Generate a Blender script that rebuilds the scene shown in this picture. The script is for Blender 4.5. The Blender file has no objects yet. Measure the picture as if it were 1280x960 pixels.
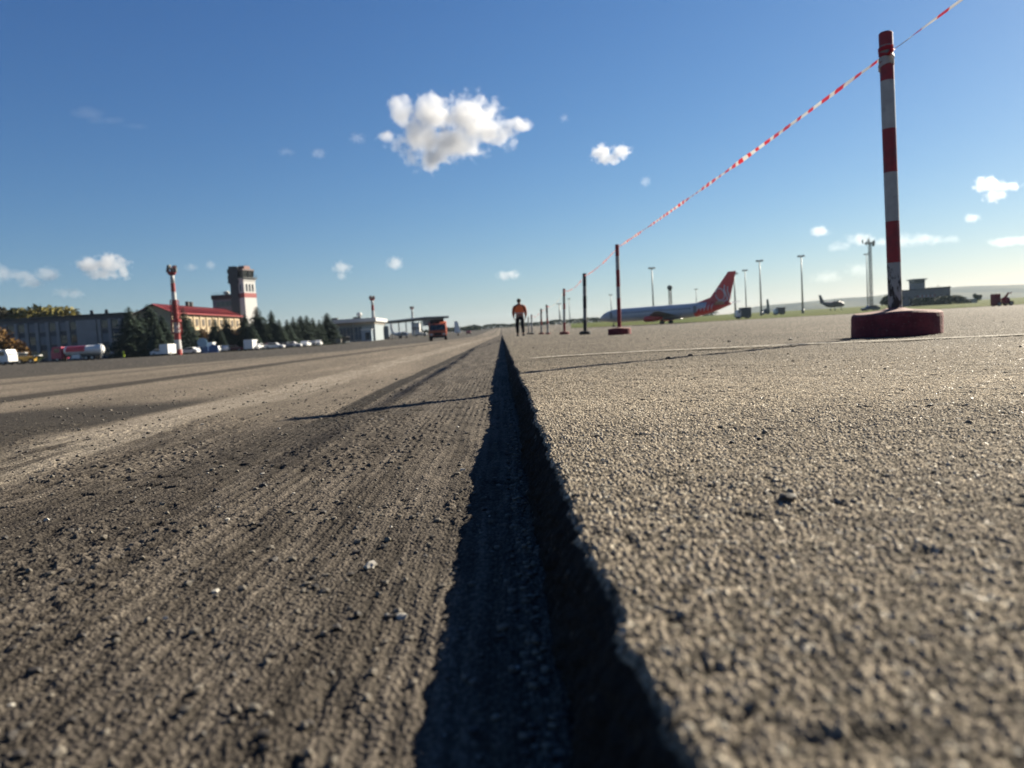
import bpy, bmesh, math, random
import numpy as np
from mathutils import Vector, Matrix, Euler

# ============================================================ camera, light, exposure
R = math.radians
sc = bpy.context.scene
COL = sc.collection
STEP = 0.058                      # the old slab stands this far above the milled ground
CAMZ = STEP + 0.126
F = 950.0                         # focal length in photograph pixels
PITCH, ROLL = 3.75, -3.3
YAW = 0.55
cam_d = bpy.data.cameras.new("camera")
cam = bpy.data.objects.new("camera", cam_d)
COL.objects.link(cam)
CAMROT = (Matrix.Rotation(R(-YAW), 3, 'Z') @ Matrix.Rotation(R(90 - PITCH), 3, 'X') @ Matrix.Rotation(R(ROLL), 3, 'Z'))
cam.matrix_world = Matrix.Translation((0, 0, CAMZ)) @ CAMROT.to_4x4()
cam_d.sensor_width = 36.0
cam_d.lens = F / 1280 * 36
cam_d.clip_start = 0.01
cam_d.clip_end = 40000
cam_d.dof.use_dof = True
cam_d.dof.focus_distance = 1.15
cam_d.dof.aperture_fstop = 7.6
sc.camera = cam

SUN_AZ, SUN_EL = 51.7, 26.0       # degrees clockwise from the view's forward axis, and above the horizon
w = bpy.data.worlds.new("World"); sc.world = w; w.use_nodes = True
nt = w.node_tree
bg = nt.nodes["Background"]
sky = nt.nodes.new("ShaderNodeTexSky"); sky.sky_type = 'NISHITA'; sky.sun_disc = False
sky.sun_elevation = R(SUN_EL); sky.sun_rotation = R(SUN_AZ)
sky.altitude = 150; sky.air_density = 1.15; sky.dust_density = 0.25; sky.ozone_density = 4.0
# deepen the sky's own blue, channel by channel (the same everywhere in the sky)
def _m(op, a, b):
    x = nt.nodes.new("ShaderNodeMath"); x.operation = op
    nt.links.new(a, x.inputs[0]) if not isinstance(a, float) else setattr(x.inputs[0], 'default_value', a)
    x.inputs[1].default_value = b
    return x.outputs[0]
SKYS, EXPO = 0.05, 1.55
sepc = nt.nodes.new("ShaderNodeSeparateColor"); nt.links.new(sky.outputs[0], sepc.inputs[0])
comb = nt.nodes.new("ShaderNodeCombineColor")
for i, (ref, val, pw) in enumerate(((0.254, 0.235, 1.30), (0.371, 0.420, 1.12), (0.479, 0.650, 0.90))):
    v = _m('POWER', _m('MULTIPLY', sepc.outputs[i], 0.066 / ref), pw)
    nt.links.new(_m('MULTIPLY', v, val / (2 ** EXPO) / SKYS), comb.inputs[i])
nt.links.new(comb.outputs[0], bg.inputs[0])
bg.inputs[1].default_value = SKYS
sd = bpy.data.lights.new("sun", 'SUN'); sd.energy = 5.0; sd.angle = R(0.5); sd.color = (1.0, 0.90, 0.73)
so = bpy.data.objects.new("sun", sd); COL.objects.link(so)
az, el = R(SUN_AZ), R(SUN_EL)
SUNV = Vector((math.sin(az) * math.cos(el), math.cos(az) * math.cos(el), math.sin(el)))
so.rotation_euler = SUNV.to_track_quat('Z', 'Y').to_euler()
sc.view_settings.view_transform = 'Standard'; sc.view_settings.look = 'None'
sc.view_settings.exposure = EXPO; sc.view_settings.gamma = 1.0
sc.view_settings.use_curve_mapping = False
sc.render.engine = 'CYCLES'
sc.cycles.use_denoising = True
sc.cycles.max_bounces = 12; sc.cycles.diffuse_bounces = 3; sc.cycles.glossy_bounces = 2
sc.cycles.volume_bounces = 10; sc.cycles.transparent_max_bounces = 8
sc.cycles.sample_clamp_indirect = 6.0

# ============================================================ helpers
def ray(px, py):
    return (CAMROT @ Vector(((px - 640) / F, -(py - 480) / F, -1.0))).normalized()
def at(px, py, Y):
    d = ray(px, py); return Vector((0, 0, CAMZ)) + d * (Y / d.y)
def hit(px, py, z):
    d = ray(px, py); return Vector((0, 0, CAMZ)) + d * ((z - CAMZ) / d.z)
def rise(Y):
    r = lambda y: 0.0125 * (np.sqrt((y - 190.0) ** 2 + 60.0 ** 2) + (y - 190.0)) / 2
    a = r(np.minimum(Y, 900.0)) - r(0.0)
    return np.maximum(a, 0)
def ground_z(X, Y):
    X = np.asarray(X, float); Y = np.asarray(Y, float)
    t = np.clip((-X - 2.5) * 0.03, 0, 0.3)
    return rise(Y) - t * np.clip((Y - 3) / 30, 0, 1)
def gz(X, Y, right=None):
    return float(ground_z(X, Y)) + (STEP if (X > 0.04 if right is None else right) else 0)
def spot(px, Y, py=None):
    """a place on the ground seen at column px, at depth Y"""
    y = 420.0
    for _ in range(4):
        p = at(px, y, Y); z = gz(p.x, Y)
        up = at(px, y - 10, Y).z - p.z
        y -= (z - p.z) / up * 10
    return Vector((p.x, Y, z)), y
def m_per_px(Y): return Y / F

_M = {}
class N:
    """a small node-tree writer"""
    def __init__(s, name):
        s.m = bpy.data.materials.new(name); s.m.use_nodes = True
        s.t = s.m.node_tree; s.b = s.t.nodes["Principled BSDF"]; s.out = s.t.nodes["Material Output"]
    def n(s, typ, **k):
        x = s.t.nodes.new(typ)
        for a, v in k.items(): setattr(x, a, v)
        return x
    def l(s, a, b): s.t.links.new(a, b)
    def put(s, sock, v):
        if isinstance(v, bpy.types.NodeSocket): s.l(v, sock)
        elif isinstance(v, (tuple, list)) and len(v) == 3 and sock.type == 'RGBA': sock.default_value = (*v, 1)
        else: sock.default_value = v
    def math(s, op, a, b=0.5, c=None, clamp=False):
        x = s.n("ShaderNodeMath", operation=op, use_clamp=clamp)
        s.put(x.inputs[0], a); s.put(x.inputs[1], b)
        if c is not None: s.put(x.inputs[2], c)
        return x.outputs[0]
    def vmath(s, op, a, b=None):
        x = s.n("ShaderNodeVectorMath", operation=op)
        s.put(x.inputs[0], a)
        if b is not None: s.put(x.inputs[1], b)
        return x.outputs['Value'] if op in ('LENGTH', 'DISTANCE', 'DOT_PRODUCT') else x.outputs[0]
    def noise(s, co, scale, detail=3, rough=0.55, dist=0.0):
        x = s.n("ShaderNodeTexNoise"); s.put(x.inputs['Vector'], co)
        x.inputs['Scale'].default_value = scale; x.inputs['Detail'].default_value = detail
        x.inputs['Roughness'].default_value = rough; x.inputs['Distortion'].default_value = dist
        return x.outputs['Fac']
    def step(s, v, a, b, lo=0.0, hi=1.0):
        x = s.n("ShaderNodeMapRange", interpolation_type='SMOOTHSTEP')
        s.put(x.inputs[0], v); x.inputs[1].default_value = a; x.inputs[2].default_value = b
        x.inputs[3].default_value = lo; x.inputs[4].default_value = hi
        return x.outputs[0]
    def mix(s, f, a, b, mode='MIX'):
        x = s.n("ShaderNodeMix", data_type='RGBA', blend_type=mode)
        s.put(x.inputs[0], f); s.put(x.inputs[6], a); s.put(x.inputs[7], b)
        return x.outputs[2]
    def co(s): return s.n("ShaderNodeTexCoord").outputs['Object']
    def scaled(s, co, v): return s.vmath('MULTIPLY', co, v)
    def bump(s, h, dist, strength=1.0):
        x = s.n("ShaderNodeBump"); x.inputs['Distance'].default_value = dist; x.inputs['Strength'].default_value = strength
        s.l(h, x.inputs['Height']); s.l(x.outputs[0], s.b.inputs['Normal'])

def mat(name, c, rough=0.6, metal=0.0, var=0.15, scale=3.0, grime=0.0, spec=0.4):
    """plain paint, cloth or masonry with its own uneven tone"""
    if name in _M: return _M[name]
    c = tuple(x * 0.56 for x in c)
    g = N(name); co = g.co()
    f = g.noise(co, scale, 4)
    a = tuple(x * (1 - var) for x in c); b = tuple(min(1, x * (1 + var)) for x in c)
    colr = g.mix(g.step(f, 0.3, 0.7), a, b)
    if grime:
        f2 = g.noise(co, scale * 2.7, 5, 0.7)
        colr = g.mix(g.step(f2, 0.55, 0.75, 0, grime), colr, (0.05, 0.042, 0.035))
    g.put(g.b.inputs['Base Color'], colr)
    g.put(g.b.inputs['Roughness'], g.step(f, 0.2, 0.8, max(0.05, rough - 0.1), min(1, rough + 0.1)))
    g.b.inputs['Metallic'].default_value = metal
    g.b.inputs['Specular IOR Level'].default_value = spec
    _M[name] = g.m; return g.m

class MB:
    """collects boxes, tubes and prisms, then links them as one mesh object"""
    def __init__(s): s.v = []; s.f = []; s.mi = []; s.cur = 0
    def add(s, vs, fs):
        o = len(s.v); s.v += [tuple(x) for x in vs]
        for f in fs: s.f.append(tuple(i + o for i in f)); s.mi.append(s.cur)
        return s
    def box(s, c, d, rz=0.0, taper=1.0):
        x, y, z = d[0] / 2, d[1] / 2, d[2] / 2; cr, sr = math.cos(rz), math.sin(rz); vs = []
        for k in (-1, 1):
            t = 1.0 if k < 0 else taper
            for a, b in ((-1, -1), (1, -1), (1, 1), (-1, 1)):
                px, py = a * x * t, b * y * t
                vs.append((c[0] + px * cr - py * sr, c[1] + px * sr + py * cr, c[2] + k * z))
        return s.add(vs, [(3, 2, 1, 0), (4, 5, 6, 7), (0, 1, 5, 4), (1, 2, 6, 5), (2, 3, 7, 6), (3, 0, 4, 7)])
    def prism(s, prof, y0, y1, axis='y'):
        n = len(prof)
        if axis == 'y': vs = [(a, y0, b) for a, b in prof] + [(a, y1, b) for a, b in prof]
        elif axis == 'x': vs = [(y0, a, b) for a, b in prof] + [(y1, a, b) for a, b in prof]
        else: vs = [(a, b, y0) for a, b in prof] + [(a, b, y1) for a, b in prof]
        fs = [tuple(range(n)), tuple(range(2 * n - 1, n - 1, -1))]
        fs += [(i, n + i, n + (i + 1) % n, (i + 1) % n) for i in range(n)]
        return s.add(vs, fs)
    def tube(s, pts, rad, n=8, cap=True):
        pts = [Vector(p) for p in pts]
        if not isinstance(rad, (list, tuple)): rad = [rad] * len(pts)
        vs = []; ref = None
        for i, p in enumerate(pts):
            t = (pts[min(i + 1, len(pts) - 1)] - pts[max(i - 1, 0)]).normalized()
            if ref is None or abs(ref.dot(t)) > 0.98: ref = Vector((0, 0, 1)) if abs(t.z) < 0.9 else Vector((1, 0, 0))
            a = ref.cross(t).normalized(); b = t.cross(a)
            for k in range(n):
                an = 2 * math.pi * k / n
                vs.append(p + (a * math.cos(an) + b * math.sin(an)) * rad[i])
        fs = []
        for i in range(len(pts) - 1):
            for k in range(n):
                k2 = (k + 1) % n
                fs.append((i * n + k, i * n + k2, (i + 1) * n + k2, (i + 1) * n + k))
        if cap: fs += [tuple(range(n - 1, -1, -1)), tuple(range((len(pts) - 1) * n, len(pts) * n))]
        return s.add(vs, fs)
    def lathe(s, prof, c=(0, 0, 0), n=20):
        vs = []
        for r, z in prof:
            for k in range(n):
                an = 2 * math.pi * k / n; vs.append((c[0] + r * math.cos(an), c[1] + r * math.sin(an), c[2] + z))
        m = len(prof)
        fs = [(i * n + k, i * n + (k + 1) % n, (i + 1) * n + (k + 1) % n, (i + 1) * n + k) for i in range(m - 1) for k in range(n)]
        fs += [tuple(range(n - 1, -1, -1)), tuple(range((m - 1) * n, m * n))]
        return s.add(vs, fs)
    def build(s, name, mats, parent=None, smooth=False, bevel=0.0):
        me = bpy.data.meshes.new(name); me.from_pydata(s.v, [], s.f)
        if not isinstance(mats, (list, tuple)): mats = [mats]
        for m in mats: me.materials.append(m)
        me.polygons.foreach_set("material_index", s.mi)
        if smooth: me.polygons.foreach_set("use_smooth", [True] * len(me.polygons))
        me.update()
        o = bpy.data.objects.new(name, me); COL.objects.link(o)
        if parent: o.parent = parent
        if bevel:
            b = o.modifiers.new("bevel", 'BEVEL'); b.width = bevel; b.segments = 2; b.limit_method = 'ANGLE'
        return o
def tag(o, label=None, cat=None, group=None, kind=None):
    for k, v in (("label", label), ("category", cat), ("group", group), ("kind", kind)):
        if v: o[k] = v
    return o
def empty(name, loc, rz=0.0, label=None, cat=None, group=None, scale=1.0, up=None):
    o = bpy.data.objects.new(name, None); COL.objects.link(o)
    o.location = loc; o.rotation_euler = (0, 0, rz); o.scale = (scale,) * 3
    o.empty_display_size = 0.1
    return tag(o, label, cat, group)
def kids(o): return [c for c in bpy.data.objects if c.parent == o]
def copy_tree(o, parent=None):
    c = o.copy(); COL.objects.link(c)
    if parent: c.parent = parent
    for ch in kids(o): copy_tree(ch, c)
    return c

# ---- numpy noise for the ground relief
def h2(ix, iy, seed):
    h = (ix.astype(np.int64) * 374761393 + iy.astype(np.int64) * 668265263 + seed * 974634777) & 0xffffffff
    h = ((h ^ (h >> 13)) * 1274126177) & 0xffffffff
    h = ((h ^ (h >> 16)) * 2246822519) & 0xffffffff
    return ((h ^ (h >> 15)) & 0xffffff).astype(np.float32) / 16777215.0
def vn(x, y, seed=0):
    ix = np.floor(x); iy = np.floor(y); fx = (x - ix); fy = (y - iy)
    fx = fx * fx * (3 - 2 * fx); fy = fy * fy * (3 - 2 * fy)
    a = h2(ix, iy, seed); b = h2(ix + 1, iy, seed); c = h2(ix, iy + 1, seed); d = h2(ix + 1, iy + 1, seed)
    return (a + (b - a) * fx) * (1 - fy) + (c + (d - c) * fx) * fy
def fbm(x, y, seed=0, o=3):
    s = 0; a = 0.5; t = 0
    for i in range(o):
        s = s + a * vn(x * 2 ** i + 17.3 * i, y * 2 ** i - 9.1 * i, seed + i); t += a; a *= 0.5
    return s / t
def cell(x, y, seed=0, need2=False):
    ix = np.floor(x); iy = np.floor(y)
    f1 = np.full(x.shape, 9.0, np.float32); idh = np.zeros(x.shape, np.float32); f2 = np.full(x.shape, 9.0, np.float32)
    for dx in (-1, 0, 1):
        for dy in (-1, 0, 1):
            cx = ix + dx; cy = iy + dy
            px = cx + 0.1 + 0.8 * h2(cx, cy, seed); py = cy + 0.1 + 0.8 * h2(cx, cy, seed + 77)
            d = np.sqrt((px - x) ** 2 + (py - y) ** 2)
            nw = d < f1
            f2 = np.where(nw, f1, np.minimum(f2, d)); f1 = np.where(nw, d, f1)
            idh = np.where(nw, h2(cx, cy, seed + 131), idh)
    return f1, f2, idh
def grid_obj(name, X, Y, Z, m, attr=None):
    r, c = X.shape
    me = bpy.data.meshes.new(name)
    me.vertices.add(r * c)
    co = np.stack([X, Y, Z], -1).astype(np.float32).reshape(-1)
    me.vertices.foreach_set("co", co)
    i = np.arange(r * c, dtype=np.int32).reshape(r, c)
    q = np.stack([i[:-1, :-1], i[:-1, 1:], i[1:, 1:], i[1:, :-1]], -1).reshape(-1)
    nq = (r - 1) * (c - 1)
    me.loops.add(nq * 4); me.polygons.add(nq)
    me.loops.foreach_set("vertex_index", q)
    me.polygons.foreach_set("loop_start", np.arange(0, nq * 4, 4, dtype=np.int32))
    me.polygons.foreach_set("use_smooth", np.ones(nq, bool))
    me.update(calc_edges=True)
    if attr is not None:
        a = me.attributes.new("stone", 'FLOAT', 'POINT'); a.data.foreach_set("value", attr.astype(np.float32).reshape(-1))
    me.materials.append(m)
    o = bpy.data.objects.new(name, me); COL.objects.link(o)
    return o

# ============================================================ ground materials
def milled_material():
    g = N("milled_asphalt"); co = g.co()
    sep = g.n("ShaderNodeSeparateXYZ"); g.l(co, sep.inputs[0]); x, y = sep.outputs[0], sep.outputs[1]
    wob = g.math('MULTIPLY', g.math('SUBTRACT', g.noise(g.scaled(co, (1.2, 0.35, 0)), 2.2, 4), 0.5), 0.45)
    xw = g.math('ADD', x, wob)
    dark, mid, light = (0.048, 0.0405, 0.0325), (0.094, 0.080, 0.0645), (0.26, 0.225, 0.178)
    streak = g.noise(g.scaled(co, (14, 1.1, 0)), 1.6, 5, 0.6)
    patch = g.noise(g.scaled(co, (1, 0.6, 0)), 3.4, 4, 0.6)
    grain = g.noise(co, 240, 4, 0.7)
    c = g.mix(g.step(streak, 0.36, 0.64), dark, mid)
    c = g.mix(g.step(patch, 0.50, 0.68, 0, 0.55), c, (0.033, 0.028, 0.0235))
    # the worn, unmilled lanes beyond
    xj = g.math('ADD', x, g.math('MULTIPLY', wob, 0.12))
    far = g.math('MULTIPLY', g.step(xj, -0.43, -0.49), g.step(y, 1.5, 2.4))
    lite = g.mix(g.step(g.noise(g.scaled(co, (2.2, 0.25, 0)), 1.5, 4), 0.35, 0.7), (0.118, 0.099, 0.076), (0.168, 0.140, 0.108))
    c = g.mix(far, c, lite)
    # dark line where cut and worn lanes meet, widening to a band nearer
    dline = g.math('MULTIPLY', g.step(xj, -0.40, -0.415), g.step(xj, -0.485, -0.465))
    c = g.mix(g.math('MULTIPLY', dline, g.step(y, 1.4, 1.9, 0.0, 0.95)), c, (0.022, 0.019, 0.016))
    dband = g.math('MULTIPLY', g.step(xw, -0.30, -0.42), g.step(xw, -0.62, -0.50))
    c = g.mix(g.math('MULTIPLY', dband, g.step(y, 2.6, 1.6, 0.0, 0.62)), c, (0.036, 0.031, 0.026))
    # pale dust streak and the dark patch beside it
    st = g.math('MULTIPLY', g.step(xw, -0.74, -0.82), g.step(xw, -1.12, -0.98))
    st = g.math('MULTIPLY', st, g.math('MULTIPLY', g.step(y, 0.9, 1.5), g.step(streak, 0.3, 0.55)))
    c = g.mix(g.math('MULTIPLY', st, 0.6), c, light)
    dp = g.math('MULTIPLY', g.step(xw, -1.02, -1.14), g.step(xw, -2.0, -1.85))
    dp = g.math('MULTIPLY', dp, g.step(y, 3.2, 2.7))
    c = g.mix(g.math('MULTIPLY', dp, 1.0), c, (0.038, 0.033, 0.027))
    # long tracks across the field towards the apron
    xt = g.math('ADD', x, g.math('MULTIPLY', wob, 0.45))
    tr = g.math('MULTIPLY', g.step(xt, -2.30, -2.40), g.step(xt, -2.78, -2.66))
    c = g.mix(g.math('MULTIPLY', tr, 0.9), c, (0.034, 0.029, 0.023))
    tr2 = g.math('MULTIPLY', g.step(xt, -4.3, -4.5), g.step(xt, -5.1, -4.9))
    c = g.mix(g.math('MULTIPLY', tr2, 0.6), c, (0.064, 0.055, 0.044))
    bar = g.math('MULTIPLY', g.step(xt, -6.6, -7.2), g.step(y, 4, 8))
    c = g.mix(g.math('MULTIPLY', bar, 0.85), c, (0.040, 0.036, 0.030))
    # stones in their binder
    at_ = g.n("ShaderNodeAttribute", attribute_name="stone").outputs['Fac']
    c = g.mix(1.0, c, g.step(at_, 0, 1, 0.50, 1.55), 'MULTIPLY')
    c = g.mix(1.0, c, g.step(grain, 0.3, 0.7, 0.70, 1.32), 'MULTIPLY')
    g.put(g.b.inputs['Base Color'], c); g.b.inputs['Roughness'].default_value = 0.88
    g.b.inputs['Specular IOR Level'].default_value = 0.10
    h = g.math('ADD', g.noise(co, 420, 4, 0.65), g.math('MULTIPLY', g.noise(co, 90, 3, 0.6), 1.2))
    g.bump(h, 0.0016, 1.0)
    return g.m
def slab_material():
    g = N("old_slab_asphalt"); co = g.co()
    big = g.noise(g.scaled(co, (1, 0.5, 1)), 1.3, 5, 0.6)
    grain = g.noise(co, 260, 4, 0.7)
    c = g.mix(g.step(big, 0.3, 0.7), (0.165, 0.139, 0.104), (0.240, 0.203, 0.153))
    v = g.n("ShaderNodeTexVoronoi"); g.l(co, v.inputs['Vector']); v.inputs['Scale'].default_value = 210
    wn = g.n("ShaderNodeSeparateColor"); g.l(v.outputs['Color'], wn.inputs[0])
    c = g.mix(g.step(wn.outputs[0], 0.90, 0.97, 0, 0.75), c, (0.34, 0.31, 0.25))
    c = g.mix(g.step(wn.outputs[1], 0.85, 0.95, 0, 0.6), c, (0.045, 0.038, 0.031))
    at_ = g.n("ShaderNodeAttribute", attribute_name="stone").outputs['Fac']
    c = g.mix(1.0, c, g.step(at_, 0.05, 0.95, 0.22, 1.62), 'MULTIPLY')
    # colour darkened with distance in place of shade between far grains; brightened nearby
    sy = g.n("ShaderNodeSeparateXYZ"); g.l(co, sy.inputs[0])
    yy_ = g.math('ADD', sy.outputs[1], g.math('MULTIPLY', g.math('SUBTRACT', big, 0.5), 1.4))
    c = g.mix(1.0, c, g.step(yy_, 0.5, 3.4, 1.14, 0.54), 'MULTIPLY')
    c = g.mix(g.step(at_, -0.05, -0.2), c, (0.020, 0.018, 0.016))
    c = g.mix(1.0, c, g.step(grain, 0.3, 0.7, 0.74, 1.28), 'MULTIPLY')
    g.put(g.b.inputs['Base Color'], c)
    g.put(g.b.inputs['Roughness'], g.step(wn.outputs[2], 0.97, 0.99, 0.9, 0.45))
    g.b.inputs['Specular IOR Level'].default_value = 0.14
    h = g.math('ADD', g.noise(co, 480, 4, 0.65), g.math('MULTIPLY', g.noise(co, 120, 3, 0.6), 1.3))
    g.bump(h, 0.0026, 1.0)
    return g.m
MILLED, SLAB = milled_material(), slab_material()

# ============================================================ the two surfaces and the broken edge between them
rowsY = list(np.linspace(-1.6, 0.09, 14)); yy = 0.10
while yy < 4500:
    rowsY.append(yy)
    yy += 0.0011 if yy < 0.9 else min(0.0011 * (yy / 0.9) ** 2, 0.06 * yy, 120)
rowsY = np.array(rowsY)
EDGE0 = 0.0425
def edge_x(Y):
    f = 1 / (1 + Y / 30)
    return EDGE0 + (0.008 * (vn(Y * 2.3, Y * 0 + 3, 5) - 0.5) + 0.006 * (vn(Y * 14, Y * 0 + 8, 6) - 0.5)
                    + 0.0055 * (vn(Y * 55, Y * 0 + 1, 7) - 0.5) + 0.0035 * (vn(Y * 150, Y * 0, 8) - 0.5)) * f
def halfw(Y): return 0.80 * np.maximum(Y, 0.16) + 0.03

def slab_height(X, Y):
    f1, f2, a = cell(X * 265, Y * 265, 3)
    st = np.clip(1 - (f1 / 0.62) ** 2, 0, 1) * (0.35 + 0.65 * a)
    g1, g2, b = cell(X * 480, Y * 480, 9)
    s2 = np.clip(1 - (g1 / 0.62) ** 2, 0, 1) * (0.3 + 0.7 * b)
    big1, big2, cc = cell(X * 75, Y * 75, 21)
    bst = np.clip(1 - (big1 / 0.5) ** 2, 0, 1) * np.clip((cc - 0.55) * 2.2, 0, 1)
    n = fbm(X * 22, Y * 22, 31, 3) - 0.5
    pit = np.clip((vn(X * 60, Y * 60, 41) - 0.80) * 5, 0, 1)
    und = fbm(X * 5, Y * 5, 51, 2) - 0.5
    z = 0.0021 * st + 0.0012 * s2 + 0.0010 * bst + 0.0022 * n - 0.0022 * pit + 0.005 * und
    stone = np.clip(0.32 * st + 0.30 * s2 + 0.2 * bst, 0, 1) - 0.2 * pit
    return z, np.clip(stone + 0.52 * a, 0, 1)
def build_slab():
    nwall, nvis, nout = 40, 860, 110
    Y = rowsY[:, None]
    E = edge_x(rowsY)[:, None]
    v = np.linspace(0, 1, nwall)[None, :]
    W = halfw(Y)
    t = np.linspace(0, 1, nvis)[None, :] ** 1.08
    Xt = E + t * W
    s = np.linspace(0, 1, nout + 1)[None, 1:]
    Xo = E + W + s ** 2 * (0.5 + 0.9 * np.maximum(Y, 0.3))
    Xtop = np.concatenate([Xt, Xo], 1); Yt = np.broadcast_to(Y, Xtop.shape)
    z, a = slab_height(Xtop, Yt)
    fo = np.concatenate([np.ones((1, nvis)), 1 - np.clip(s / 0.3, 0, 1)], 1)      # beyond the fine grid the bump map carries the grain
    z = z * fo + (1 - fo) * 0.001; a = a * fo + (1 - fo) * 0.46
    rnd = np.clip((Xtop - E) / 0.006, 0, 1)
    top = STEP + ground_z(np.maximum(Xtop, 0), Yt) + z * np.interp(Yt, [0, 0.8, 2.0, 7, 25, 60], [1, 1, 1.5, 1.7, 1.4, 0.3]) - 0.004 * (1 - rnd) ** 2
    # broken face: undercut and protruding stones
    Vb = np.broadcast_to(v, (len(rowsY), nwall)); Yb = np.broadcast_to(Y, Vb.shape)
    f1, f2, ca = cell(Vb * 8 + 0, Yb * 150, 61)
    pro = np.clip(1 - (f1 / 0.6) ** 2, 0, 1) * (0.3 + 0.7 * ca)
    nz = fbm(Vb * 4, Yb * 30, 71, 3) - 0.5
    ztop0 = top[:, :1]
    Xw = E - 0.021 * (1 - Vb) ** 0.8 - (0.005 * pro + 0.010 * nz) * np.sin(Vb * math.pi) ** 0.5 
    Zw = ground_z(0 * Yb, Yb) - 0.006 + (ztop0 - ground_z(0 * Yb, Yb) + 0.006) * Vb
    Xa = np.concatenate([Xw[:, :-1], Xtop], 1); Ya = np.broadcast_to(Y, Xa.shape)
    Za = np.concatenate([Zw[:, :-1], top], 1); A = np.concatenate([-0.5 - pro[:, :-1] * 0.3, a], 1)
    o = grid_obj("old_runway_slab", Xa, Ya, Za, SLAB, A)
    tag(o, "coarse tan asphalt slab whose broken edge drops to the milled lane", None, None, "structure")
def milled_height(X, Y):
    wx = X + 0.030 * (vn(X * 4, Y * 0.7, 101) - 0.5) + 0.007 * (vn(X * 12, Y * 7, 102) - 0.5) + 0.012 * (vn(X * 30, Y * 0.2, 112) - 0.5)
    worn = np.clip((-X - 0.45) / 0.12, 0, 1) * np.clip((Y - 1.8) / 0.6, 0, 1)
    ph = wx * 2 * math.pi / 0.0155
    amp = 0.06 + 0.46 * np.clip(fbm(X * 9, Y * 2.2, 103, 3) * 2.6 - 0.95, 0, 1)
    gr = (np.sin(ph) * 0.5 + 0.5) ** 1.4
    brk = np.clip(vn(X * 70, Y * 30, 104) * 2.4 - 0.8, 0, 1)
    groove = -0.0036 * gr * amp * (0.45 + 0.55 * brk)
    f1, f2, a = cell(X * 290, Y * 290, 105)
    st = np.clip(1 - (f1 / 0.62) ** 2, 0, 1) * (0.3 + 0.7 * a)
    c1, c2, b = cell(X * 85, Y * 85, 106)
    rub = np.clip(1 - (c1 / 0.52) ** 2, 0, 1) * np.clip((b - 0.45) * 1.9, 0, 1)
    rubm = np.clip((fbm(X * 4.5, Y * 3, 107, 2) - 0.50) * 6, 0.10, 1)
    pit = np.clip((vn(X * 48, Y * 40, 108) - 0.74) * 4.5, 0, 1) * np.clip(vn(X * 6, Y * 6, 109) * 2 - 0.5, 0, 1)
    n = fbm(X * 26, Y * 20, 110, 3) - 0.5
    und = fbm(X * 4, Y * 2.5, 111, 2) - 0.5
    z = groove + 0.0016 * st + 0.0034 * rub * rubm - 0.0055 * pit + 0.0060 * n + 0.006 * und
    z = z * (1 - 0.65 * worn)
    stone = np.clip(0.55 * st + 0.45 * rub * rubm + 0.2 * a - 0.3 * pit + 0.25 * (1 - gr), 0, 1)
    return z, stone
def build_milled():
    nvis, nout, nin = 820, 110, 60
    Y = rowsY[:, None]; W = halfw(Y)
    E = np.full((len(rowsY), 1), EDGE0 + 0.01)
    t = np.linspace(0, 1, nvis)[None, :] ** 1.08
    X = E - t * (W + 0.02)
    s = np.linspace(0, 1, nout + 1)[None, 1:]
    Xo = E - W - 0.02 - s ** 2 * (0.5 + 0.9 * np.maximum(Y, 0.3))
    Xa = np.concatenate([X, Xo], 1)[:, ::-1]; Ya = np.broadcast_to(Y, Xa.shape)
    z, a = milled_height(Xa, Ya)
    fo = np.concatenate([np.ones((1, nvis)), 1 - np.clip(s / 0.3, 0, 1)], 1)[:, ::-1]
    z = z * fo; a = a * fo + (1 - fo) * 0.46
    Za = ground_z(Xa, Ya) + z * np.clip(1.25 - Ya / 40, 0.3, 1)
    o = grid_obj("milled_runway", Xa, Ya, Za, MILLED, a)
    tag(o, "brown grey milled asphalt lane with long grooves beside the slab", None, None, "structure")
build_slab(); build_milled()

# wide base terrain beneath and around the two surfaces
def base_terrain():
    xs = np.sign(np.linspace(-1, 1, 121)) * np.abs(np.linspace(-1, 1, 121)) ** 3 * 5200
    ys = np.concatenate([np.linspace(-60, 0, 6)[:-1], np.linspace(0, 1, 90) ** 2.2 * 4600])
    X, Y = np.meshgrid(xs, ys)
    Z = ground_z(X, np.maximum(Y, 0)) - 0.035 - 0.00008 * Y - np.where(Y > 1000, 0, 0)
    g = N("dry_ground"); co = g.co()
    c = g.mix(g.step(g.noise(co, 0.05, 5), 0.4, 0.6), (0.09, 0.08, 0.06), (0.13, 0.115, 0.09))
    g.put(g.b.inputs['Base Color'], c); g.b.inputs['Roughness'].default_value = 0.9; g.b.inputs['Specular IOR Level'].default_value = 0.05
    tag(grid_obj("ground", X, Y, Z, g.m), None, None, None, "structure")
base_terrain()

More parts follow.
